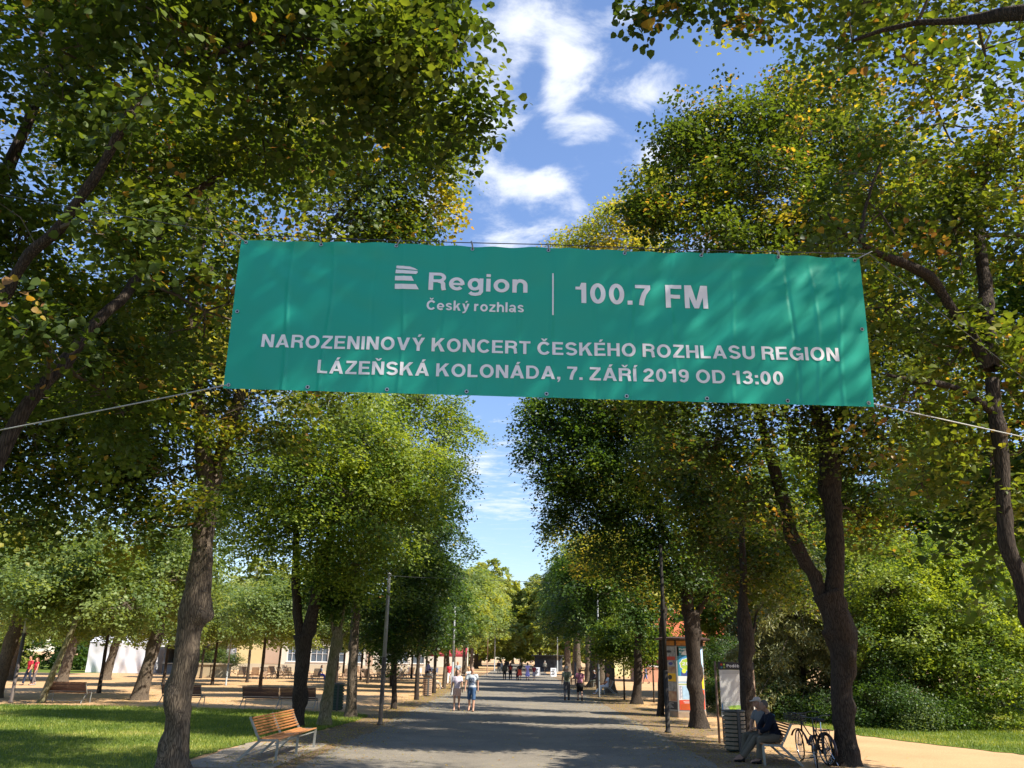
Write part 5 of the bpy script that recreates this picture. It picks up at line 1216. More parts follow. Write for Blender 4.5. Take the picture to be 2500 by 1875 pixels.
# ------------------------------------------------------------------ bicycles
def bike(loc, rz, label, basket=False, tilt=.06, col=(.05, .02, .02), steer=.25):
    root = empty('bicycle', loc, rz, label, 'bicycle', 'parked bicycles'); root.rotation_euler = (tilt, 0, rz)
    PA = mat('bike_paint', col, .4, .5)
    def wheel(x, name='wheel', yaw=0):
        wr = bpy.data.objects.new(name, None); COL.objects.link(wr); wr.parent = root; wr.location = (x, 0, .345); wr.rotation_euler = (0, 0, yaw)
        a = MB(); th = [2 * PI * i / 36 for i in range(37)]; a.tube([(.328 * math.cos(t), 0, .328 * math.sin(t)) for t in th], .017, 6, False); a.obj('tyre', BLACK, wr, True)
        a = MB(); a.tube([(.305 * math.cos(t), 0, .305 * math.sin(t)) for t in th], .010, 5, False); a.obj('rim', CHROME, wr, True)
        a = MB(); a.tube([(0, -.045, 0), (0, .045, 0)], .022, 8)
        for k in range(28): t = 2 * PI * k / 28; a.tube([(.02 * math.cos(t + .8), .02 * (-1) ** k, .02 * math.sin(t + .8)), (.3 * math.cos(t), 0, .3 * math.sin(t))], .0022, 3)
        a.obj('spokes', CHROME, wr)
        return wr
    wheel(-.53); wheel(.56, 'wheel', steer)
    a = MB(); bb = (-.08, 0, .29); st = (-.22, 0, .78); hd = (.36, 0, .86); hd2 = (.40, 0, .68)
    a.tube([bb, st], .016, 8); a.tube([bb, (.12, 0, .40), hd2], .018, 8); a.tube([(-.15, 0, .55), (.1, 0, .62), hd], .014, 8); a.tube([hd, hd2], .020, 8)
    for s in (-1, 1): a.tube([(-.08, s * .03, .29), (-.53, s * .06, .345)], .010, 6); a.tube([(st[0], s * .02, .70), (-.53, s * .06, .345)], .008, 6)
    a.obj('frame', PA, root, True)
    a = MB(); a.tube([(.36, 0, .90), (.40, 0, .70)], .014, 6)
    for s in (-1, 1): a.tube([(.40, s * .02, .70), (.46, s * .055, .62), (.56, s * .055, .345)], .010, 6)
    a.obj('fork', PA, root, True)
    a = MB(); a.tube([(.36, 0, .88), (.33, 0, 1.04)], .012, 6); a.tube([(.14, -.30, 1.08), (.28, -.25, 1.09), (.36, -.08, 1.05), (.36, .08, 1.05), (.28, .25, 1.09), (.14, .30, 1.08)], .011, 6); a.obj('handlebar', DPAINT, root, True)
    a = MB(); [a.tube([(.14, s * .30, 1.08), (.04, s * .31, 1.075)], .016, 8) for s in (-1, 1)]; a.obj('grips', BLACK, root, True)
    a = MB(); a.tube([(-.20, 0, .72), (-.25, 0, .93)], .012, 6); a.obj('seat_post', CHROME, root)
    a = MB(); a.ball((-.32, 0, .965), (.13, .10, .035), 14, 7); a.ball((-.18, 0, .955), (.12, .035, .028), 10, 6); a.obj('saddle', BLACK, root, True)
    for x, a0, a1 in ((-.53, .15, 3.4), (.56, .5, 3.0)):
        a = MB(); V = []; n = 18
        for i in range(n + 1):
            t = a0 + (a1 - a0) * i / n; 
            for y, r in ((-.03, .352), (-.018, .366), (.018, .366), (.03, .352)): V.append((x + r * math.cos(t), y, .345 + r * math.sin(t)))
        a.add(V, [(i * 4 + j, i * 4 + j + 1, i * 4 + 5 + j, i * 4 + 4 + j) for i in range(n) for j in range(3)]); a.obj('mudguard', PA, root, True)
    a = MB()
    for s in (-1, 1): a.tube([(-.26, s * .06, .74), (-.75, s * .07, .75)], .007, 5); a.tube([(-.53, s * .075, .36), (-.62, s * .07, .74)], .006, 5)
    for i in range(4): a.tube([(-.33 - i * .12, -.07, .745), (-.33 - i * .12, .07, .745)], .006, 5)
    a.obj('rear_rack', DPAINT, root)
    a = MB(); a.lathe([(.10, -.006), (.10, .006)], 20, (0, 0, 0)); v_ = a.v[0]; v_[:] = np.stack([v_[:, 0] - .08, v_[:, 2] + .045, v_[:, 1] + .29], 1)
    a.tube([(-.08, .05, .29), (-.02, .06, .14)], .008, 5); a.tube([(-.08, -.05, .29), (-.14, -.06, .44)], .008, 5); a.box((-.01, .10, .13), (.09, .08, .02)); a.box((-.15, -.10, .45), (.09, .08, .02)); a.bar((-.08, .046, .385), (-.53, .046, .375), .01, .02); a.obj('crankset', DPAINT, root)
    if basket:
        a = MB(); x0, x1, y0, y1, z0, z1 = .46, .78, -.18, .18, .80, 1.04
        for z in np.linspace(z0, z1, 6):
            f = (z - z0) / (z1 - z0) * .03
            a.tube([(x0 - f, y0 - f, z), (x1 + f, y0 - f, z), (x1 + f, y1 + f, z), (x0 - f, y1 + f, z), (x0 - f, y0 - f, z)], .004, 4)
        for i in range(8):
            y = y0 + (y1 - y0) * i / 7; x = x0 + (x1 - x0) * i / 7
            for pth in ([(x0, y, z0), (x0 - .03, y, z1)], [(x1, y, z0), (x1 + .03, y, z1)], [(x, y0, z0), (x, y0 - .03, z1)], [(x, y1, z0), (x, y1 + .03, z1)], [(x0, y, z0), (x1, y, z0)]): a.tube(pth, .003, 4)
        a.obj('basket', DPAINT, root)
    a = MB(); a.tube([(-.42, .05, .33), (-.36, .22, .02)], .009, 5); a.obj('kickstand', CHROME, root)
    return root
bike((6.80, 19.9, 0), PI / 2 + 2.55, 'nearer dark bicycle with fat mudguards leaning by the forked linden', False, .07, (.02, .012, .012), .35)
bike((6.92, 20.8, 0), PI / 2 + .25, 'farther dark bicycle with a front basket behind the nearer bicycle', True, -.06, (.05, .015, .015), -.3)

# ------------------------------------------------------------------ buildings
def wallmat(name, c): return mat(name, c, .85, .15, var=.07, vscale=.5, bump=.15, bscale=8)
W_YEL, W_CRM, W_TAN, W_PLN = wallmat('yellow_plaster', (.62, .50, .26)), wallmat('cream_plaster', (.66, .62, .52)), wallmat('tan_stone', (.45, .33, .24)), wallmat('plinth_plaster', (.50, .44, .32))
GLASS = mat('window_glass', (.10, .13, .16), .12, .7); FRAME = mat('white_window_frame', (.70, .69, .66), .5); CURT = mat('pale_curtain', (.45, .47, .50), .7)
TILE = mat('red_roof_tiles', (.50, .13, .06), .8, .2, var=.2, vscale=3, bump=.4, bscale=6)
def window(root, x, y, z, w_, h_, nx, nz, mg=GLASS, d=.12, dep=-1):
    fr = bpy.data.objects.new('window', None); COL.objects.link(fr); fr.parent = root; fr.location = (x, y, z)
    a = MB(); t = .07
    a.box((w_ / 2, dep * .03, t / 2), (w_, .10, t)); a.box((w_ / 2, dep * .03, h_ - t / 2), (w_, .10, t)); a.box((t / 2, dep * .03, h_ / 2), (t, .10, h_ - 2 * t)); a.box((w_ - t / 2, dep * .03, h_ / 2), (t, .10, h_ - 2 * t))
    for i in range(1, nx): a.box((w_ * i / nx, dep * .025, h_ / 2), (.05, .08, h_ - 2 * t))
    for i in range(1, nz): a.box((w_ / 2, dep * .02, h_ * i / nz), (w_ - 2 * t, .06, .04))
    a.obj('frame', FRAME, fr)
    pm = None
    for i in range(nx):
        for j in range(nz):
            b = MB(); b.box((w_ * (i + .5) / nx, -dep * .02, h_ * (j + .5) / nz), (w_ / nx - .05, .02, h_ / nz - .045))
            if pm is None: pm = b.mesh('pane', mg); link('pane', pm, fr); p00 = (i, j)
            else: link('pane', pm, fr, ((i - p00[0]) * w_ / nx, 0, (j - p00[1]) * h_ / nz))
    a = MB(); a.box((w_ / 2, dep * .10, -.05), (w_ + .2, .28, .08)); a.obj('sill', FRAME, fr)
def seg_wall(root, x0, x1, m, y=0, th=.4, h=7.6, holes=(), name='wall', zb=.9):
    """wall strip with rectangular openings (x, z, w, h)"""
    xs = sorted({x0, x1} | {v for q in holes for v in (q[0], q[0] + q[2])}); zs = sorted({zb, h} | {v for q in holes for v in (q[1], q[1] + q[3])})
    a = MB()
    for i in range(len(xs) - 1):
        for j in range(len(zs) - 1):
            cx, cz = (xs[i] + xs[i + 1]) / 2, (zs[j] + zs[j + 1]) / 2
            if any(q[0] < cx < q[0] + q[2] and q[1] < cz < q[1] + q[3] for q in holes): continue
            a.box((cx, y + th / 2, cz), (xs[i + 1] - xs[i], th, zs[j + 1] - zs[j]))
    return a.obj(name, m, root)
bd = empty('spa_building', (-47, 118, 0), 0, 'long yellow and cream building with white windows beyond the sandy plaza', 'building')
wins = []
def wrow(x, w_, nx, y=0): 
    r = []
    for z in (1.25, 4.9): r.append((x, z, w_, 2.1 if z < 2 else 1.8, nx))
    return r
secs = [(0, 12.2, W_YEL, [(4.2, 4.2, 6)]), (12.2, 14.6, W_TAN, []), (14.6, 26.4, W_CRM, [(15.4, 2.6, 4), (18.6, 2.4, 3), (21.6, 1.8, 2), (24.0, 1.7, 2)]), (26.4, 27.2, W_TAN, []), (27.2, 39.5, W_CRM, [(28.0, 1.8, 2), (30.4, 1.6, 2), (32.6, 1.6, 2)])]
for x0, x1, m, ws in secs:
    hs = []
    for (x, w_, nx) in ws: hs += wrow(x, w_, nx)
    pr = -.12 if m is W_TAN else 0
    seg_wall(bd, x0, x1, m, pr, .4 - pr, 7.6, [h[:4] for h in hs], 'pilaster' if m is W_TAN else 'wall')
    for (x, z, w_, h_, nx) in hs: window(bd, x, .14, z, w_, h_, nx, 2, CURT if x < 12 else GLASS)
a = MB(); a.box((19.75, .2, .45), (39.5, .56, .9)); a.obj('plinth', W_PLN, bd)
a = MB(); a.box((19.75, 6, 7.75), (40.3, 12.8, .3)); a.obj('cornice', FRAME, bd)
a = MB(); a.add([(-.5, -.5, 7.9), (40, -.5, 7.9), (40, 12.5, 7.9), (-.5, 12.5, 7.9), (5, 6, 10.6), (34.5, 6, 10.6)], [(0, 1, 5, 4), (1, 2, 5), (2, 3, 4, 5), (3, 0, 4)]); a.obj('roof', TILE, bd)
a = MB(); a.box((.2, 6.2, 4.25), (.4, 11.6, 6.7)); a.box((39.3, 6.2, 4.25), (.4, 11.6, 6.7)); a.box((19.75, 11.8, 4.25), (38.7, .4, 6.7)); a.box((19.7, 6, 5), (38, 8, .2)); a.obj('rear_walls', W_CRM, bd)
aw = empty('cafe_awning', (-9.2, 112, 0), 0, 'dark red awning on posts at the cafe beyond the plaza', 'awning')
a = MB(); a.add([(-2.6, -2, 2.5), (2.6, -2, 2.5), (2.6, 1, 3.3), (-2.6, 1, 3.3), (-2.6, -2, 2.2), (2.6, -2, 2.2)], [(0, 1, 2, 3), (0, 4, 5, 1)]); a.obj('canopy', mat('awning_red', (.32, .04, .05), .8), aw)
for x in (-2.5, 2.5): a = MB(); a.box((x, -1.9, 1.15), (.08, .08, 2.3)); a.obj('post', GPAINT, aw)
# red roofed house on the right
hs_ = empty('red_roofed_house', (12.5, 92, 0), math.radians(-4), 'pink walled house with a red tiled roof behind the poster column', 'house')
hl = [(1.3, 1.6, 1.2, 1.9), (4.6, 1.6, 1.2, 1.9), (7.6, 1.6, 1.2, 1.9), (10.6, 1.6, 1.2, 1.9)]
PINK = wallmat('pink_plaster', (.62, .36, .26))
seg_wall(hs_, 0, 14, PINK, 0, .35, 4.2, hl, 'wall', 1.2)
CURR = mat('brown_blind', (.32, .13, .09), .6)
for (x, z, w_, h_) in hl: window(hs_, x, .12, z, w_, h_, 2, 2, CURR)
a = MB(); a.box((7, .13, .6), (14.3, .6, 1.2)); a.obj('plinth', wallmat('salmon_plinth', (.60, .33, .22)), hs_)
a = MB(); a.box((7, -.05, 4.42), (14.7, 1.0, .44)); a.obj('cornice', W_CRM, hs_)
a = MB(); a.box((.18, 5.2, 2.1), (.35, 9.6, 4.2)); a.box((13.8, 5.2, 2.1), (.35, 9.6, 4.2)); a.box((7, 9.9, 2.1), (13.2, .3, 4.2)); a.obj('rear_walls', PINK, hs_)
a = MB(); a.add([(-.7, -.9, 4.65), (14.7, -.9, 4.65), (14.7, 10.6, 4.65), (-.7, 10.6, 4.65), (4, 4.8, 8.2), (10, 4.8, 8.2)], [(0, 1, 5, 4), (1, 2, 5), (2, 3, 4, 5), (3, 0, 4)]); a.obj('roof', TILE, hs_)
# pale building seen between the far right trunks
fb = empty('pale_yellow_house', (10.0, 122, 0), 0, 'pale yellow house wall glimpsed between the thick lindens', 'house')
hl = [(2.0, 3.0, 1.1, 2.0), (4.6, 3.0, 1.1, 2.0)]
seg_wall(fb, 0, 9, wallmat('lemon_plaster', (.66, .62, .34)), 0, .3, 7, hl, 'wall', 0)
for (x, z, w_, h_) in hl: window(fb, x, .1, z, w_, h_, 2, 2)
a = MB(); a.add([(-.4, -.5, 7.0), (9.4, -.5, 7.0), (9.4, 8, 7.0), (-.4, 8, 7.0), (4.5, 3.7, 9.5)], [(0, 1, 4), (1, 2, 4), (2, 3, 4), (3, 0, 4), (3, 2, 1, 0)]); a.obj('roof', TILE, fb)

# white sheeted tent and kiosk
tn = empty('white_tent', (-46.0, 92, 0), .06, 'white plastic sheeted tent at the back of the plaza', 'tent')
rngT = random.Random(3); a = MB(); nx, nz = 60, 16; TWd, THt = 7.2, 3.1; V = []
for j in range(nz + 1):
    for i in range(nx + 1):
        x = TWd * i / nx; z = THt * j / nz
        y = .16 * mnoise.noise(Vector((x * 1.3, z * .8, 1))) + .10 * math.sin(x * 2.6 + z) * (1 - z / THt) + (.12 * math.sin(4 * x) * (1 - abs(z - .7)) if z < 1.5 else 0)
        V.append((x, y, z))
a.add(V, [(j * (nx + 1) + i, j * (nx + 1) + i + 1, (j + 1) * (nx + 1) + i + 1, (j + 1) * (nx + 1) + i) for j in range(nz) for i in range(nx)])
TWH = mat('white_sheeting', (.66, .66, .70), .4, .4); a.obj('front_sheet', TWH, tn, True)
a = MB(); a.add([(0, 0, 3.1), (TWd, 0, 3.1), (TWd, 4, 3.1), (0, 4, 3.1), (0, 2, 4.0), (TWd, 2, 4.0)], [(0, 1, 5, 4), (3, 4, 5, 2), (0, 4, 3), (1, 2, 5)]); a.obj('roof_sheet', TWH, tn)
a = MB(); a.box((0.03, 2.1, 1.5), (.05, 3.7, 3.0)); a.box((TWd - .03, 2.1, 1.5), (.05, 3.7, 3.0)); a.obj('side_sheet', TWH, tn)
for x in (.1, TWd * .5, TWd - .1): a = MB(); a.box((x, .4, 1.55), (.10, .10, 3.1)); a.obj('post', FRAME, tn)
kk = empty('kiosk', (-38.3, 93, 0), .05, 'grey kiosk with a counter and an orange board beside the white tent', 'kiosk')
KG = mat('kiosk_grey', (.16, .17, .19), .6, var=.1)
a = MB(); a.box((3.2, 3.2, 1.45), (6.4, .2, 2.9)); a.box((.1, 1.6, 1.45), (.2, 3.0, 2.9)); a.box((6.3, 1.6, 1.45), (.2, 3.0, 2.9)); a.obj('wall', KG, kk)
a = MB(); a.box((3.2, 1.4, 3.0), (6.9, 4.2, .2)); a.obj('roof', mat('kiosk_roof', (.25, .24, .23), .7), kk)
a = MB(); a.box((3.2, 0, .5), (6.0, .5, 1.0)); a.obj('counter', KG, kk); a = MB(); a.box((3.2, -.05, 1.05), (6.3, .8, .08)); a.obj('counter_top', mat('counter_pale', (.55, .45, .33), .6), kk)
a = MB(); a.box((1.0, 3.05, 1.95), (1.3, .08, .8)); a.obj('menu_board', mat('board_orange', (.45, .12, .03), .6), kk)
pw = empty('stone_planter', (-32.2, 84, 0), 0, 'low pale stone planter with greenery behind it on the plaza', 'planter')
ST = mat('pale_stone', (.46, .37, .24), .85, var=.15, vscale=2)
for i, x in enumerate((0, 1.7, 3.4)): a = MB(); a.box((x, 0, .55), (1.6, 1.0, 1.1)); a.obj('stone_block', ST, pw)
a = MB(); a.box((1.7, 0, 1.17), (5.3, 1.2, .14)); a.obj('coping', ST, pw)
bush('planter_bush', 'grey green shrub growing behind the stone planter', [(-31.5, 85.6, 1.6, 1.1, .9, 1.3), (-29.8, 85.6, 1.7, 1.1, .9, 1.4), (-28.3, 85.5, 1.4, 1, .9, 1.1)], 160, 30, .13, LEAFW, 66, .25)
bush('dark_bush', 'dark green hedge behind the far lawn beyond the couple in red', [(-62, 104, 2, 4, 3, 2.4), (-70, 105, 2.2, 5, 3, 2.6), (-54, 104, 2, 4, 3, 2.4), (-80, 106, 2.4, 5, 3, 3)], 500, 36, .3, LEAFG, 67, .25)

# deck chairs on the plaza
def deck_chair():
    root = empty('deck_chair', (0, 0, 0), 0, 'brown slatted deck chair standing in the loose rows before the yellow building', 'deck chair', 'brown slatted deck chairs on the sandy plaza')
    for i in range(8):
        q = i / 7.; a = MB(); a.box((0, .35 - q * .55, .40 - .08 * q), (.62, .062, .018)); a.obj('slat', WOODP, root)
    for i in range(9):
        q = i / 8.; a = MB(); a.box((0, -.24 - q * .40, .38 + q * .62), (.62, .018, .062), (.56, 0, 0)); a.obj('slat', WOODP, root)
    a = MB()
    for s in (-1, 1):
        x = s * .30; a.bar((x, .38, .38), (x, -.22, .30), .03, .04); a.bar((x, -.22, .32), (x, -.66, 1.0), .03, .04); a.bar((x, .36, .37), (x, .46, 0), .03, .04); a.bar((x, .0, .34), (x, -.50, 0), .03, .04); a.bar((x, .30, .58), (x, -.38, .56), .05, .03); a.bar((x, .30, .58), (x, .36, .38), .03, .04)
    a.obj('frame', WOODP, root); return root
dc = deck_chair(); rc = random.Random(8); first = True
cs = [(588, 1656), (604, 1657), (621, 1658), (640, 1658), (652, 1657), (672, 1655), (690, 1657), (703, 1657), (757, 1661), (770, 1662), (826, 1661), (838, 1662), (846, 1661), (890, 1662), (902, 1664), (916, 1663), (930, 1661), (944, 1660), (958, 1663), (971, 1662), (980, 1660), (990, 1655), (883, 1650), (868, 1648), (813, 1652), (745, 1652), (1000, 1653), (728, 1653), (660, 1650), (700, 1649)]
ORD = ['leftmost', 'second', 'third', 'fourth', 'fifth', 'sixth', 'seventh', 'eighth', 'ninth', 'tenth', 'eleventh', 'twelfth', 'thirteenth', 'fourteenth', 'fifteenth', 'sixteenth', 'seventeenth', 'eighteenth', 'nineteenth', 'twentieth', 'twenty-first', 'twenty-second', 'twenty-third', 'twenty-fourth', 'twenty-fifth', 'twenty-sixth', 'twenty-seventh', 'twenty-eighth', 'twenty-ninth', 'thirtieth']
for k, (u, v) in enumerate(sorted(cs)):
    p = gp(u, v); c = dc if first else copy_tree(dc); first = False
    c['label'] = ('leftmost of the brown slatted deck chairs before the yellow building' if k == 0 else ORD[k] + ' brown slatted deck chair from the left before the long building')
    c.location = (p.x, p.y, 0); c.rotation_euler.z = rc.choice([2.6, 3.4, 1.9, 4.2, 5.4, .6]) + rc.uniform(-.3, .3)
# small terrace chairs by the awning
def terrace_chair():
    root = empty('terrace_chair', (0, 0, 0), 0, 'pale plastic terrace chair by the red awning', 'chair', 'pale terrace chairs')
    a = MB(); a.box((0, 0, .44), (.5, .48, .04)); a.obj('seat', P_WHITE, root); a = MB(); a.box((0, -.24, .70), (.48, .04, .46), (.15, 0, 0)); a.obj('backrest', P_WHITE, root)
    for sx in (-1, 1):
        for sy in (-1, 1): a = MB(); a.bar((sx * .22, sy * .2, .42), (sx * .25, sy * .24, 0), .03, .03); a.obj('leg', P_WHITE, root)
    return root
tcx = terrace_chair(); first = True
for (x, y, r) in [(-11.5, 101, .5), (-9.8, 103, 2.5), (-8.2, 101, 4), (-7.4, 104, 1.2), (-12.8, 104, 5.5), (-10.6, 106, 3.3), (-13.6, 99, 1.0)]:
    c = tcx if first else copy_tree(tcx); first = False; c.location = (x, y, 0); c.rotation_euler.z = r
    c['label'] = 'pale plastic terrace chair %s the red awning' % {-11.5: 'left of and before', -9.8: 'straight before', -8.2: 'slightly right of and before', -7.4: 'farthest right before', -12.8: 'second from left before', -10.6: 'closest to', -13.6: 'farthest left before'}[x]
# A-boards and a small van shape at the avenue's end
def aboard(loc, rz, label):
    root = empty('pavement_sign', loc, rz, label, 'pavement sign', 'pavement signs at the far right of the avenue')
    for s in (-1, 1): a = MB(); a.box((0, s * .28, .52), (.7, .04, 1.05), (s * .22, 0, 0)); a.obj('board', P_WHITE, root)
    for i in range(4): a = MB(); a.box((-.1 + .1 * (i % 2), -.345 + i * .045 - .05, .26 + i * .19), (.4, .02, .08), (-.22, 0, 0)); a.obj('text_line', P_BLACK, root)
aboard((4.6, 112, 0), .1, 'white pavement sign standing at the right edge far up the avenue')
aboard((2.6, 116, 0), -.2, 'second white pavement sign nearer the middle far up the avenue')
st_ = empty('market_stall', (3.8, 158, 0), 0, 'dark flat roofed stall at the far end of the avenue', 'stall')
a = MB(); a.box((1.8, 1, 1.3), (5.0, 2.5, 2.6)); a.obj('body', mat('stall_dark', (.05, .06, .075), .7, var=.5, vscale=2), st_)
a = MB(); a.box((1.6, .2, 2.7), (5.8, 3.4, .2)); a.obj('roof', DPAINT, st_)

# ------------------------------------------------------------------ people
_mc = {}
def cm(name, c, **k):
    key = (name, c)
    if key not in _mc: _mc[key] = mat(name, c, **{**dict(rough=.8, spec=.15, var=.08, vscale=9), **k})
    return _mc[key]
def remeshed(mb, name, m, vox, parent, smooth=2):
    me = mb.mesh(name, m); o = bpy.data.objects.new('t', me); COL.objects.link(o)
    md = o.modifiers.new('r', 'REMESH'); md.mode = 'VOXEL'; md.voxel_size = vox
    if smooth: sm = o.modifiers.new('s', 'SMOOTH'); sm.iterations = smooth; sm.factor = .5
    bpy.context.view_layer.update()
    e = bpy.data.meshes.new_from_object(o.evaluated_get(bpy.context.evaluated_depsgraph_get()))
    bpy.data.objects.remove(o); bpy.data.meshes.remove(me); e.name = name
    e.polygons.foreach_set('use_smooth', [True] * len(e.polygons))
    if not e.materials: e.materials.append(m)
    return link(name, e, parent)
def person(label, loc, rz, pose='walk', h=1.72, ph=1, skin=(.45, .27, .19), hair=(.06, .04, .03), top=(.6, .6, .6), bot=(.05, .06, .1), shoe=(.05, .05, .05), sleeve='short', legs='long',
           hairl='short', group=None, vox=.022, fat=1.0, stride=.30, lean=0.0, hat=None, face=False, female=False, armfwd=0.0):
    root = empty('person', loc, rz, label, 'person', group)
    SK = cm('skin', skin, rough=.6, var=.05); s = h / 1.72
    J = {}
    if pose == 'sit': hz = .54; J['pel'] = (0, -.02, hz)
    else: hz = .93; J['pel'] = (0, 0, hz)
    def tor(y, z):   # a point on the torso, leaned forwards (positive) about the pelvis
        return (0, J['pel'][1] + y + math.sin(lean) * z, hz + math.cos(lean) * z)
    J['waist'] = tor(0, .14); J['chest'] = tor(.01, .34); J['nb'] = tor(-.015, .52); J['neck'] = tor(.0, .575); hd = tor(.02, .71)
    sw = .165 if female else .19
    for sd, nm in ((-1, 'l'), (1, 'r')):
        k = sd * ph
        sh = tor(-.01, .47); J['sh' + nm] = (sd * sw, sh[1], sh[2])
        if pose == 'walk':
            f = stride * k; J['hip' + nm] = (sd * .09, 0, hz - .03); J['kn' + nm] = (sd * .10, math.sin(f) * .44 + .03, .49 + .02 * (f < 0))
            kn = J['kn' + nm]; g = f - (.28 if f < 0 else .02); J['an' + nm] = (sd * .10, kn[1] + math.sin(g) * .41, max(.085, kn[2] - math.cos(g) * .41))
            an = J['an' + nm]; up_ = .05 if f < 0 else 0; J['an' + nm] = (an[0], an[1], an[2] + up_); J['toe' + nm] = (sd * .115, an[1] + .17, .035)
            fa = -stride * .9 * k + armfwd; J['el' + nm] = (sd * (sw + .055), sh[1] + math.sin(fa) * .27, sh[2] - .28)
            J['wr' + nm] = (sd * (sw + .075), sh[1] + math.sin(fa) * .27 + math.sin(fa + .25) * .25, sh[2] - .52)
        elif pose == 'stand':
            J['hip' + nm] = (sd * .09, 0, hz - .03); J['kn' + nm] = (sd * .10, .02, .49); J['an' + nm] = (sd * .105, -.01, .085); J['toe' + nm] = (sd * .13, .15, .035)
            J['el' + nm] = (sd * (sw + .06), sh[1] - .02, sh[2] - .28); J['wr' + nm] = (sd * (sw + .06), sh[1] + .04, sh[2] - .52)
        else:
            yy = J['pel'][1]
            ext = .34 if k > 0 else .06
            J['hip' + nm] = (sd * .095, yy + .02, hz - .01); J['kn' + nm] = (sd * (.14), yy + .44, .50); J['an' + nm] = (sd * .15, yy + .44 + ext, .09); J['toe' + nm] = (sd * .17, yy + .61 + ext, .04)
            J['el' + nm] = (sd * (sw + .05), sh[1] + .10 + armfwd, sh[2] - .25); J['wr' + nm] = (sd * .08, yy + .30 + armfwd, hz + .13)
    P = lambda q: tuple(c * s for c in J[q]) if isinstance(q, str) else tuple(c * s for c in q)
    def torso(mb, g, r=(.135, .125, .150, .085), e=.68, zlo=0):
        pts = [P('pel'), P('waist'), P('chest'), P('nb')]; R = [(x * fat + g) * s for x in r]
        # stacked ellipses, wide across the shoulders
        cc = catmull([(*p, q) for p, q in zip(pts, R)], .06); V = []; n = 16
        for c in cc:
            for j in range(n): t = 2 * PI * j / n; V.append((c[0] + c[3] * math.cos(t), c[1] + c[3] * e * math.sin(t), c[2]))
        k = len(cc); F = [(i * n + j, i * n + (j + 1) % n, (i + 1) * n + (j + 1) % n, (i + 1) * n + j) for i in range(k - 1) for j in range(n)] + [tuple(range(n))[::-1], tuple((k - 1) * n + j for j in range(n))]
        mb.add(V, F)
    def limb(mb, names, R, g=0, n=10):
        R = [(r * (1 + (fat - 1) * .6) + g) * s for r in R]
        mb.tube([P(x) for x in names], R, n)
        for x, r in zip(names, R): mb.ball(P(x), r * .99, 10, 7)
    mb = MB(); torso(mb, 0); mb.ball(P('pel'), (.145 * s * fat, .11 * s * fat, .10 * s), 14, 8)
    mb.tube([P('nb'), P('neck'), P((0, hd[1], hd[2] - .06))], [.062 * s, .052 * s, .055 * s], 10)
    H = P(hd); mb.ball(H, (.076 * s, .094 * s, .112 * s), 16, 11); mb.ball((H[0], H[1] + .025 * s, H[2] - .055 * s), (.058 * s, .068 * s, .062 * s), 12, 8)
    mb.tube([(H[0], H[1] + .088 * s, H[2] + .02 * s), (H[0], H[1] + .112 * s, H[2] - .022 * s)], [.010 * s, .018 * s], 8)
    for sd in (-1, 1): mb.ball((H[0] + sd * .078 * s, H[1] - .005 * s, H[2] - .005 * s), (.012 * s, .022 * s, .032 * s), 8, 6)
    for nm, sd in (('l', -1), ('r', 1)):
        limb(mb, ['sh' + nm, 'el' + nm, 'wr' + nm], [.052, .042, .029])
        mb.tube([P((sd * .06, J['sh' + nm][1], J['sh' + nm][2] + .02)), P('sh' + nm)], [.06 * s, .055 * s], 10)
        limb(mb, ['hip' + nm, 'kn' + nm, 'an' + nm], [.088, .056, .040]); limb(mb, ['an' + nm, 'toe' + nm], [.042, .034])
        kn = Vector(P('kn' + nm)); an = Vector(P('an' + nm)); c_ = kn.lerp(an, .3); mb.ball((c_.x, c_.y - .012, c_.z), (.052 * s, .056 * s, .11 * s), 10, 7)
        w_ = Vector(P('wr' + nm)); e_ = Vector(P('el' + nm)); d = (w_ - e_).normalized(); lat = d.cross(Vector((sd, 0.2, 0))).normalized()
        pm = w_ + d * .05 * s; mb.tube([tuple(w_), tuple(w_ + d * .085 * s)], [.028 * s, .034 * s], 10, ell=[.6, .5])
        for i in range(4):
            off = lat * ((i - 1.5) * .019 * s); b0 = w_ + d * .075 * s + off; ln = (.062, .074, .070, .054)[i] * s; b1 = b0 + d * ln * .55; b2 = b1 + (d + Vector((-sd * .5, .1, 0))).normalized() * ln * .5
            mb.tube([tuple(b0), tuple(b1), tuple(b2)], [.011 * s, .010 * s, .008 * s], 6)
        b0 = w_ + d * .03 * s + lat * .028 * s; b1 = b0 + (d * .6 + lat * .7).normalized() * .045 * s; mb.tube([tuple(b0), tuple(b1), tuple(b1 + d * .03 * s)], [.013 * s, .011 * s, .009 * s], 6)
    body = remeshed(mb, 'body', SK, vox * (.8 if face else 1.1), root, 1)
    # clothes
    TM = cm('shirt_cloth', top); BMt = cm('trouser_cloth', bot)
    mb = MB(); torso(mb, .016); mb.tube([P((0, J['pel'][1], hz - .03 if pose != 'sit' else hz)), P('waist')], [.158 * s * fat, .150 * s * fat], 14, ell=[.78, .74])
    for nm, sd in (('l', -1), ('r', 1)):
        mb.tube([P((sd * .07, J['sh' + nm][1], J['sh' + nm][2] + .015)), P('sh' + nm)], [.078 * s, .072 * s], 10); mb.ball(P('sh' + nm), .070 * s, 10, 7)
        if sleeve == 'long': limb(mb, ['sh' + nm, 'el' + nm, 'wr' + nm], [.054, .046, .036], .016)
        elif sleeve == 'short':
            a_ = Vector(P('sh' + nm)); b_ = Vector(P('el' + nm)); mb.tube([tuple(a_), tuple(a_.lerp(b_, .62))], [.070 * s, .070 * s], 10)
    tt = remeshed(mb, 'shirt' if legs != 'dress' else 'dress', TM, vox * 1.25, root, 1)
    mb = MB()
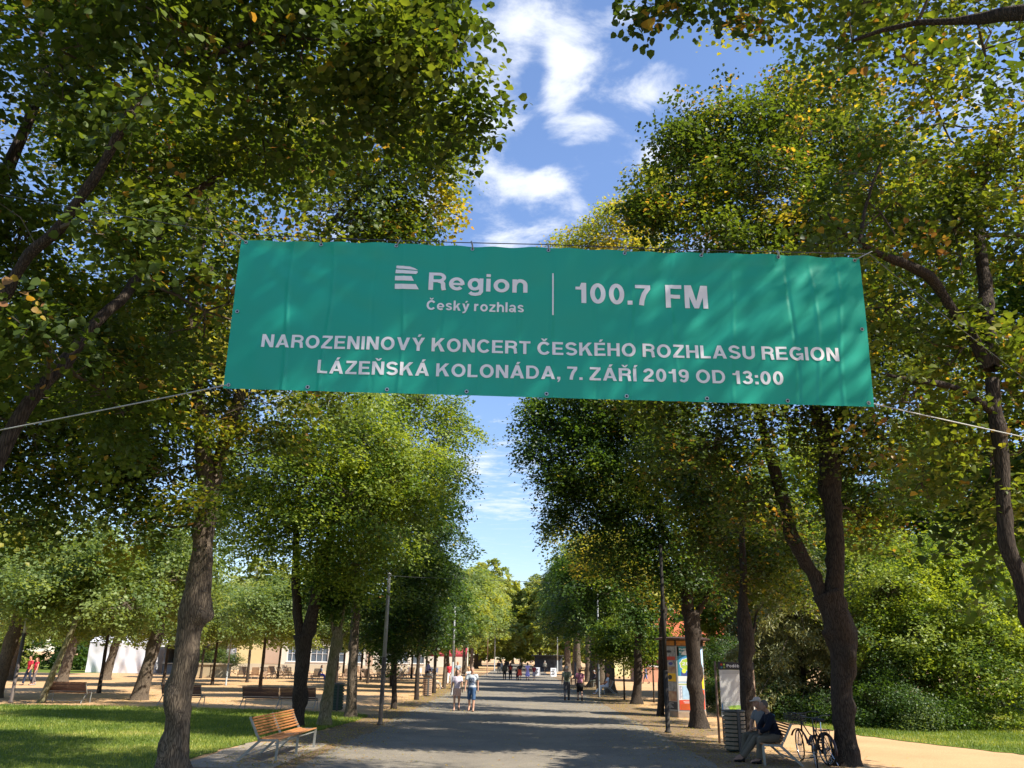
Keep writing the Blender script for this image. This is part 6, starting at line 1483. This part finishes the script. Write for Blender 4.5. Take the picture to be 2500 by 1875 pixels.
    if legs in ('skirt', 'dress'):
        z1 = .48 if legs == 'skirt' else .42; cc = [(P('waist')[0], P('waist')[1], P('waist')[2], .15 * s * fat), (0, J['pel'][1] * s, .86 * s, .18 * s * fat), (0, .0, z1 * s, .235 * s * fat)]
        if pose == 'sit': cc = [(0, J['pel'][1] * s, .50 * s, .17 * s), (0, (J['pel'][1] + .25) * s, .52 * s, .17 * s), (0, (J['pel'][1] + .46) * s, .48 * s, .17 * s)]
        n = 18; V = []
        for k_, c in enumerate(cc):
            for j in range(n): t = 2 * PI * j / n; rr = c[3] * (1 + (.06 * math.cos(6 * t) if k_ == 2 else 0)); V.append((c[0] + rr * math.cos(t), c[1] + rr * .72 * math.sin(t), c[2]))
        F = [(i * n + j, i * n + (j + 1) % n, (i + 1) * n + (j + 1) % n, (i + 1) * n + j) for i in range(2) for j in range(n)] + [tuple(range(n)), tuple(2 * n + j for j in range(n))[::-1]]
        mb.add(V, F); mb.obj('skirt', TM if legs == 'dress' else BMt, root, True)
    else:
        mb.ball(P('pel'), (.158 * s * fat, .125 * s * fat, .11 * s), 14, 8)
        for nm in 'lr':
            a_, b_, c_ = Vector(P('hip' + nm)), Vector(P('kn' + nm)), Vector(P('an' + nm))
            if legs == 'long': limb(mb, ['hip' + nm, 'kn' + nm], [.095, .066], .012); mb.tube([tuple(b_), tuple(b_.lerp(c_, .96))], [.078 * s, .066 * s], 12)
            elif legs == 'short': mb.tube([tuple(a_), tuple(a_.lerp(b_, .72))], [.108 * s, .096 * s], 12)
            elif legs == 'knee': mb.tube([tuple(a_), tuple(b_), tuple(b_.lerp(c_, .12))], [.108 * s, .082 * s, .082 * s], 12)
        remeshed(mb, 'trousers' if legs == 'long' else 'shorts', BMt, vox * 1.25, root, 1)
    SH = cm('shoe', shoe)
    for nm in 'lr':
        mb = MB(); a_, t_ = Vector(P('an' + nm)), Vector(P('toe' + nm)); hl = Vector((a_.x, a_.y - .045 * s, t_.z))
        mb.tube([tuple(hl), tuple(hl.lerp(t_, .6)), tuple(t_ + Vector((0, .02, -.003)))], [.046 * s, .050 * s, .040 * s], 10, ell=[.75, .75, .6]); mb.tube([tuple(a_ + Vector((0, 0, -.01))), tuple(hl + Vector((0, .02, .0)))], [.047 * s, .048 * s], 10); mb.obj('shoe', SH, root, True)
    HM = cm('hair', hair, rough=.6); mb = MB()
    mb.ball((H[0], H[1] - .016 * s, H[2] + .022 * s), (.086 * s, .096 * s, .104 * s), 16, 10)
    V = mb.v[0]; fr = V[:, 1] > H[1] + .045 * s; V[fr & (V[:, 2] < H[2] + .055 * s), 1] = H[1] + .02 * s
    if hairl == 'long': mb.tube([(H[0], H[1] - .05 * s, H[2] + .03 * s), (H[0], H[1] - .085 * s, H[2] - .10 * s), (H[0], H[1] - .10 * s, H[2] - .24 * s)], [.075 * s, .080 * s, .055 * s], 12, ell=[1, .8, .6])
    elif hairl == 'bob': mb.ball((H[0], H[1] - .035 * s, H[2] - .02 * s), (.095 * s, .085 * s, .11 * s), 14, 9)
    if hairl != 'bald': mb.obj('hair', HM, root, True)
    if hat:
        mb = MB(); mb.ball((H[0], H[1] - .005, H[2] + .045 * s), (.092 * s, .105 * s, .085 * s), 16, 9); V = mb.v[0]; V[:, 2] = np.maximum(V[:, 2], H[2] + .03 * s)
        mb.tube([(H[0], H[1] + .07 * s, H[2] + .045 * s), (H[0], H[1] + .175 * s, H[2] + .03 * s)], [.075 * s, .055 * s], 12, ell=[.12, .12]) 
        mb.obj('cap', cm('cap_cloth', hat), root, True)
    if face:
        for sd in (-1, 1):
            mb = MB(); mb.ball((H[0] + sd * .029 * s, H[1] + .086 * s, H[2] + .010 * s), (.013 * s, .008 * s, .007 * s), 8, 6); mb.obj('eye', cm('eye_dark', (.03, .025, .02)), root, True)
        mb = MB(); mb.ball((H[0], H[1] + .088 * s, H[2] - .055 * s), (.023 * s, .008 * s, .006 * s), 8, 6); mb.obj('mouth', cm('lip', (.30, .12, .10)), root, True)
    root['_H'] = list(H)
    return root
def print_on(o, x0, x1, z0, z1, m, name, front=True, lift=.006, n=10, holes=None):
    """a flat print that follows the front (or back) of a garment mesh"""
    from mathutils.bvhtree import BVHTree
    bv = BVHTree.FromPolygons([v.co[:] for v in o.data.vertices], [tuple(p.vertices) for p in o.data.polygons])
    sgn = 1 if front else -1; V = []
    for j in range(n + 1):
        for i in range(n + 1):
            x = x0 + (x1 - x0) * i / n; z = z0 + (z1 - z0) * j / n; h = bv.ray_cast(Vector((x, sgn * 2, z)), Vector((0, -sgn, 0)))[0]
            V.append((x, (h.y if h else 1e3) + sgn * lift, z))
    F = [(j * (n + 1) + i, j * (n + 1) + i + 1, (j + 1) * (n + 1) + i + 1, (j + 1) * (n + 1) + i) for j in range(n) for i in range(n)]
    F = [f for k, f in enumerate(F) if not (holes and holes(k % n, k // n)) and all(abs(V[i][1]) < 100 for i in f)]
    us = sorted({i for f in F for i in f}); re_ = {a: b for b, a in enumerate(us)}; V = [V[i] for i in us]; F = [tuple(re_[i] for i in f) for f in F]
    mb = MB(); mb.add(V, F); return mb.obj(name, m, o.parent)
def child(r, nm): return next(c for c in r.children if c.name.split('.')[0] == nm)
G2 = lambda u, v: (lambda p: (p.x, p.y, 0.008))(gp(u, v))
# strolling couple
p = person('woman in a pale lilac top and beige shorts strolling towards the viewer', G2(1114, 1735), PI + .05, 'walk', 1.64, 1, (.42, .25, .18), (.05, .02, .02), (.62, .56, .68), (.60, .42, .36), (.35, .25, .2), 'short', 'short', 'bob', 'couple strolling down the avenue', .018, .96, .16, face=True, female=True)
p = person('man in a grey t-shirt with a dark print and denim shorts strolling towards the viewer', G2(1150, 1737), PI - .04, 'walk', 1.76, -1, (.48, .27, .19), (.25, .2, .17), (.50, .54, .58), (.05, .10, .20), (.02, .02, .02), 'short', 'knee', 'short', 'couple strolling down the avenue', .018, 1.08, .20, face=True)
sh = child(p, 'shirt'); PR = mat('shirt_print', (.06, .09, .17), .8)
print_on(sh, -.13, .13, 1.06, 1.36, PR, 'shirt_print', True, .008, 13, lambda i, j: (j in (3, 7, 10)) and i % 4 != 2 or (i * 7 + j * 5) % 6 == 0)
# couple seen from behind with a backpack
p = person('man in an olive t-shirt and grey trousers walking away with a backpack', G2(1384, 1710), -.05, 'walk', 1.76, 1, (.42, .26, .19), (.45, .42, .38), (.30, .33, .25), (.09, .09, .10), (.05, .04, .04), 'short', 'long', 'short', 'couple walking away on the right', .02, 1.10, .10)
bp = empty('backpack', tuple(p.location), -.05, 'small dark olive backpack on the back of the walking man', 'backpack')
mb = MB(); mb.tube([(0, -.20, 1.05), (0, -.215, 1.2), (0, -.19, 1.38)], [.12, .13, .09], 14, ell=[.6, .65, .6], ref=(0, 1, 0)); BPK = cm('pack_cloth', (.10, .11, .07)); remeshed(mb, 'bag', BPK, .02, bp, 2)
mb = MB(); mb.tube([(-.03, -.18, 1.42), (-.11, -.10, 1.49), (-.15, .10, 1.42)], .018, 6); mb.obj('strap', BPK, bp, True); mb = MB(); mb.tube([(.03, -.18, 1.42), (.11, -.10, 1.49), (.15, .10, 1.42)], .018, 6); mb.obj('strap', BPK, bp, True)
p = person('woman in a pink and purple checked blouse and black trousers walking away', G2(1416, 1711), .03, 'walk', 1.68, -1, (.42, .26, .19), (.14, .07, .05), (.30, .09, .17), (.02, .02, .022), (.04, .03, .03), 'short', 'knee', 'bob', 'couple walking away on the right', .02, 1.05, .08, female=True)
sh = child(p, 'shirt'); CHK = mat('check_pink', (.50, .25, .33), .8)
print_on(sh, -.17, .17, .93, 1.40, CHK, 'checked_pattern', False, .006, 22, lambda i, j: not (i % 4 == 0 or j % 4 == 0))
mb = MB(); mb.tube([(0, 0, .95), (0, 0, .62)], [.17, .17], 14, ell=[.7, .7]); mb.obj('long_hem', cm('trouser_cloth', (.02, .02, .022)), p, True)
for nm, u in (('l', -1), ('r', 1)): pass
GR = 'group of walkers in the middle of the avenue'
zz = lambda x, y: (1180 + x / 7.373, 1540 + y / 7.373)
person('dark haired woman in olive jacket and black leggings in the walking group', G2(*zz(380, 885)), 0, 'walk', 1.66, 1, hair=(.03, .02, .02), top=(.07, .07, .05), bot=(.02, .02, .02), hairl='long', sleeve='long', group=GR, vox=.03, female=True, stride=.18)
q = person('woman with auburn hair and a dark top carrying a red backpack', G2(*zz(485, 885)), 0, 'walk', 1.66, -1, hair=(.12, .04, .03), top=(.09, .03, .03), bot=(.02, .02, .025), hairl='long', group=GR, vox=.03, female=True, stride=.12)
bp = empty('backpack', tuple(q.location), 0, 'small red backpack on the auburn haired woman', 'backpack'); mb = MB(); mb.tube([(0, -.2, 1.0), (0, -.21, 1.3)], [.11, .10], 12, ell=[.6, .6], ref=(0, 1, 0)); mb.obj('bag', cm('red_pack', (.40, .05, .03)), bp, True)
person('blond woman with a black top and a bright orange red skirt', G2(*zz(655, 895)), 0, 'walk', 1.70, 1, hair=(.40, .33, .2), top=(.03, .03, .035), bot=(.75, .10, .06), legs='skirt', hairl='bob', group=GR, vox=.03, female=True, stride=.14)
person('child in dark clothes walking left of the orange skirt', G2(*zz(608, 893)), 0, 'walk', 1.25, -1, hair=(.03, .02, .02), top=(.05, .05, .06), bot=(.03, .03, .05), group=GR, vox=.03, stride=.14)
person('woman in a long lilac blue dress', G2(*zz(795, 900)), .1, 'walk', 1.72, -1, hair=(.03, .02, .02), top=(.36, .33, .68), bot=(.36, .33, .68), legs='dress', hairl='bob', group=GR, vox=.03, female=True, stride=.14)
person('short person in dark red jacket, rightmost of the walking group', G2(*zz(912, 900)), 0, 'walk', 1.5, 1, hair=(.10, .05, .03), top=(.22, .04, .05), bot=(.26, .26, .32), legs='knee', group=GR, vox=.03, stride=.12)
FG = 'distant people up the avenue'
def far(label, x, y, h, top, bot, rz=0, **k):
    u, v = zz(x, y); person(label, G2(u, v), rz, k.pop('pose', 'walk'), h, k.pop('ph', 1), top=top, bot=bot, group=FG, vox=.045, stride=.2, **k)
far('grey haired person in black at the left side beyond the walking group', 272, 770, 1.75, (.04, .04, .05), (.30, .28, .22), hair=(.5, .5, .5), sleeve='long')
far('person in a pale shirt beside the one in black', 325, 770, 1.7, (.50, .50, .48), (.25, .25, .24), hair=(.3, .25, .2))
far('person in black behind the olive jacket', 440, 700, 1.75, (.03, .03, .035), (.03, .03, .04), sleeve='long')
far('person in a dark top and beige trousers right of the walking group', 970, 705, 1.72, (.10, .07, .05), (.42, .36, .26), hair=(.4, .33, .18))
far('man in a grey top and black trousers far up on the right', 1108, 760, 1.8, (.22, .22, .20), (.02, .02, .025), hair=(.5, .48, .45), sleeve='long')
far('distant person in pale violet', 770, 590, 1.9, (.50, .42, .65), (.7, .7, .72), hair=(.3, .2, .1))
far('distant person in red and white', 880, 575, 1.9, (.55, .08, .08), (.3, .25, .45))
far('distant person in white with pink', 632, 550, 2.0, (.70, .66, .68), (.65, .35, .35))
far('distant person in dark clothes by the dark trees', 840, 590, 1.8, (.06, .06, .08), (.08, .08, .1))
far('distant person in black left of the white one', 520, 520, 1.9, (.03, .03, .04), (.03, .03, .04))
far('distant person in yellow', 565, 515, 1.9, (.5, .42, .2), (.1, .05, .08))
# people on the right benches
person('woman with an orange scarf and white clothes resting on the pale bench', (5.95, 58.2, 0), PI / 2, 'sit', 1.68, 1, (.60, .24, .12), (.65, .26, .10), (.75, .74, .78), (.75, .74, .76), (.75, .75, .75), 'short', 'long', 'bob', None, .02, 1.0, lean=-.12, armfwd=.05, face=True, female=True)
person('dark clothed person sitting on the shaded bench behind the lamp pole', (6.45, 71.6, 0), PI / 2, 'sit', 1.72, -1, top=(.05, .05, .07), bot=(.10, .11, .09), hair=(.3, .3, .3), sleeve='long', vox=.03, lean=.25)
person('second dark clothed person sitting on the shaded bench, farther from the lamp pole', (6.45, 72.4, 0), PI / 2, 'sit', 1.68, 1, top=(.06, .06, .09), bot=(.04, .04, .05), hair=(.12, .05, .03), sleeve='long', vox=.03, lean=.1, female=True)
person('person in a blue shirt walking behind the flared linden', G2(1577, 1669), PI / 2, 'walk', 1.6, 1, top=(.10, .14, .40), bot=(.12, .16, .35), legs='knee', vox=.03)
# the two men on the near bench, facing the avenue
SM = 'two men talking on the shaded bench'
m1 = person('man in a navy jacket with a pale blue stripe sitting nearest the bicycles', (RB.x - .02, RB.y - .38, 0), PI / 2 + .06, 'sit', 1.76, 1, (.30, .19, .14), (.10, .09, .08), (.010, .013, .025), (.13, .115, .09), (.015, .015, .018), 'long', 'long', 'short', SM, .016, 1.14, lean=.34, face=True, armfwd=.06)
m2 = person('man with pale cap and grey shirt sitting on the far side of the bench', (RB.x - .08, RB.y + .42, 0), PI / 2 + .35, 'sit', 1.76, -1, (.36, .21, .15), (.3, .28, .26), (.16, .17, .18), (.12, .11, .085), (.3, .3, .3), 'short', 'long', 'short', SM, .016, 1.08, lean=.18, hat=(.50, .42, .36), face=True)
sh = child(m1, 'shirt'); STR = mat('jacket_stripe', (.10, .28, .36), .7)
print_on(sh, -.24, .24, 1.03, 1.08, STR, 'stripe', False, .006, 16); print_on(sh, -.24, .24, 1.10, 1.115, STR, 'stripe', False, .006, 16)
# left side people
person('man in a red t-shirt and dark jeans strolling on the plaza at the far left', G2(64, 1673), PI - .5, 'walk', 1.78, 1, (.50, .27, .17), (.05, .03, .02), (.50, .03, .05), (.03, .04, .07), (.04, .04, .05), 'short', 'long', 'short', 'couple in red on the plaza', .022, 1.0, .2)
person('woman in a sleeveless red top and grey trousers beside the man in red', G2(80, 1673), PI - .5, 'walk', 1.68, -1, (.52, .28, .18), (.10, .04, .02), (.55, .04, .08), (.14, .12, .12), (.3, .3, .3), 'none', 'long', 'long', 'couple in red on the plaza', .022, .95, .12, female=True, armfwd=.3)
person('man in a striped blue shirt and black trousers striding across the plaza', G2(1044, 1668), -PI / 2 - .3, 'walk', 1.78, 1, (.35, .2, .13), (.08, .04, .02), (.22, .25, .50), (.02, .02, .025), (.02, .02, .02), 'long', 'long', 'short', None, .025, .95, .42)
person('woman in blue sitting on a deck chair behind the mossy trunk', G2(778, 1662), -PI / 2, 'sit', 1.7, 1, (.4, .25, .18), (.05, .03, .02), (.10, .22, .36), (.07, .08, .40), (.3, .2, .2), 'short', 'long', 'long', None, .028, 1.0, lean=.3, female=True)
person('person in white sitting on the bench left of the strolling couple', (-6.2, 62.6, 0), -PI / 2 + .5, 'sit', 1.7, 1, top=(.68, .68, .70), bot=(.5, .4, .3), hair=(.3, .3, .3), sleeve='long', vox=.028, lean=.15)
person('person with a dark cap sitting on the bench left of the strolling couple', (-6.6, 63.3, 0), -PI / 2 + .5, 'sit', 1.7, -1, top=(.45, .45, .42), bot=(.3, .25, .2), hair=(.3, .3, .3), hat=(.04, .05, .07), vox=.028, lean=.3)
person('person in red and white beyond the bench with people', G2(1096, 1672), PI, 'walk', 1.7, 1, top=(.6, .05, .07), bot=(.7, .68, .68), hair=(.5, .4, .3), vox=.03)
person('person with orange hair and pale blue top behind the strolling woman', G2(1116, 1668), PI, 'walk', 1.75, -1, (.6, .3, .2), (.70, .24, .04), (.35, .42, .50), (.15, .15, .2), vox=.03, hairl='bob')
person('bald person in white sitting far behind the strolling man', G2(1144, 1672), PI, 'sit', 1.7, -1, (.65, .32, .2), (.7, .4, .2), (.75, .75, .72), (.5, .4, .3), vox=.03)
for o in bpy.data.objects:
    if '_H' in o: del o['_H']
    if o.type == 'MESH' and len(o.data.materials) == 0: print('nomat', o.name)
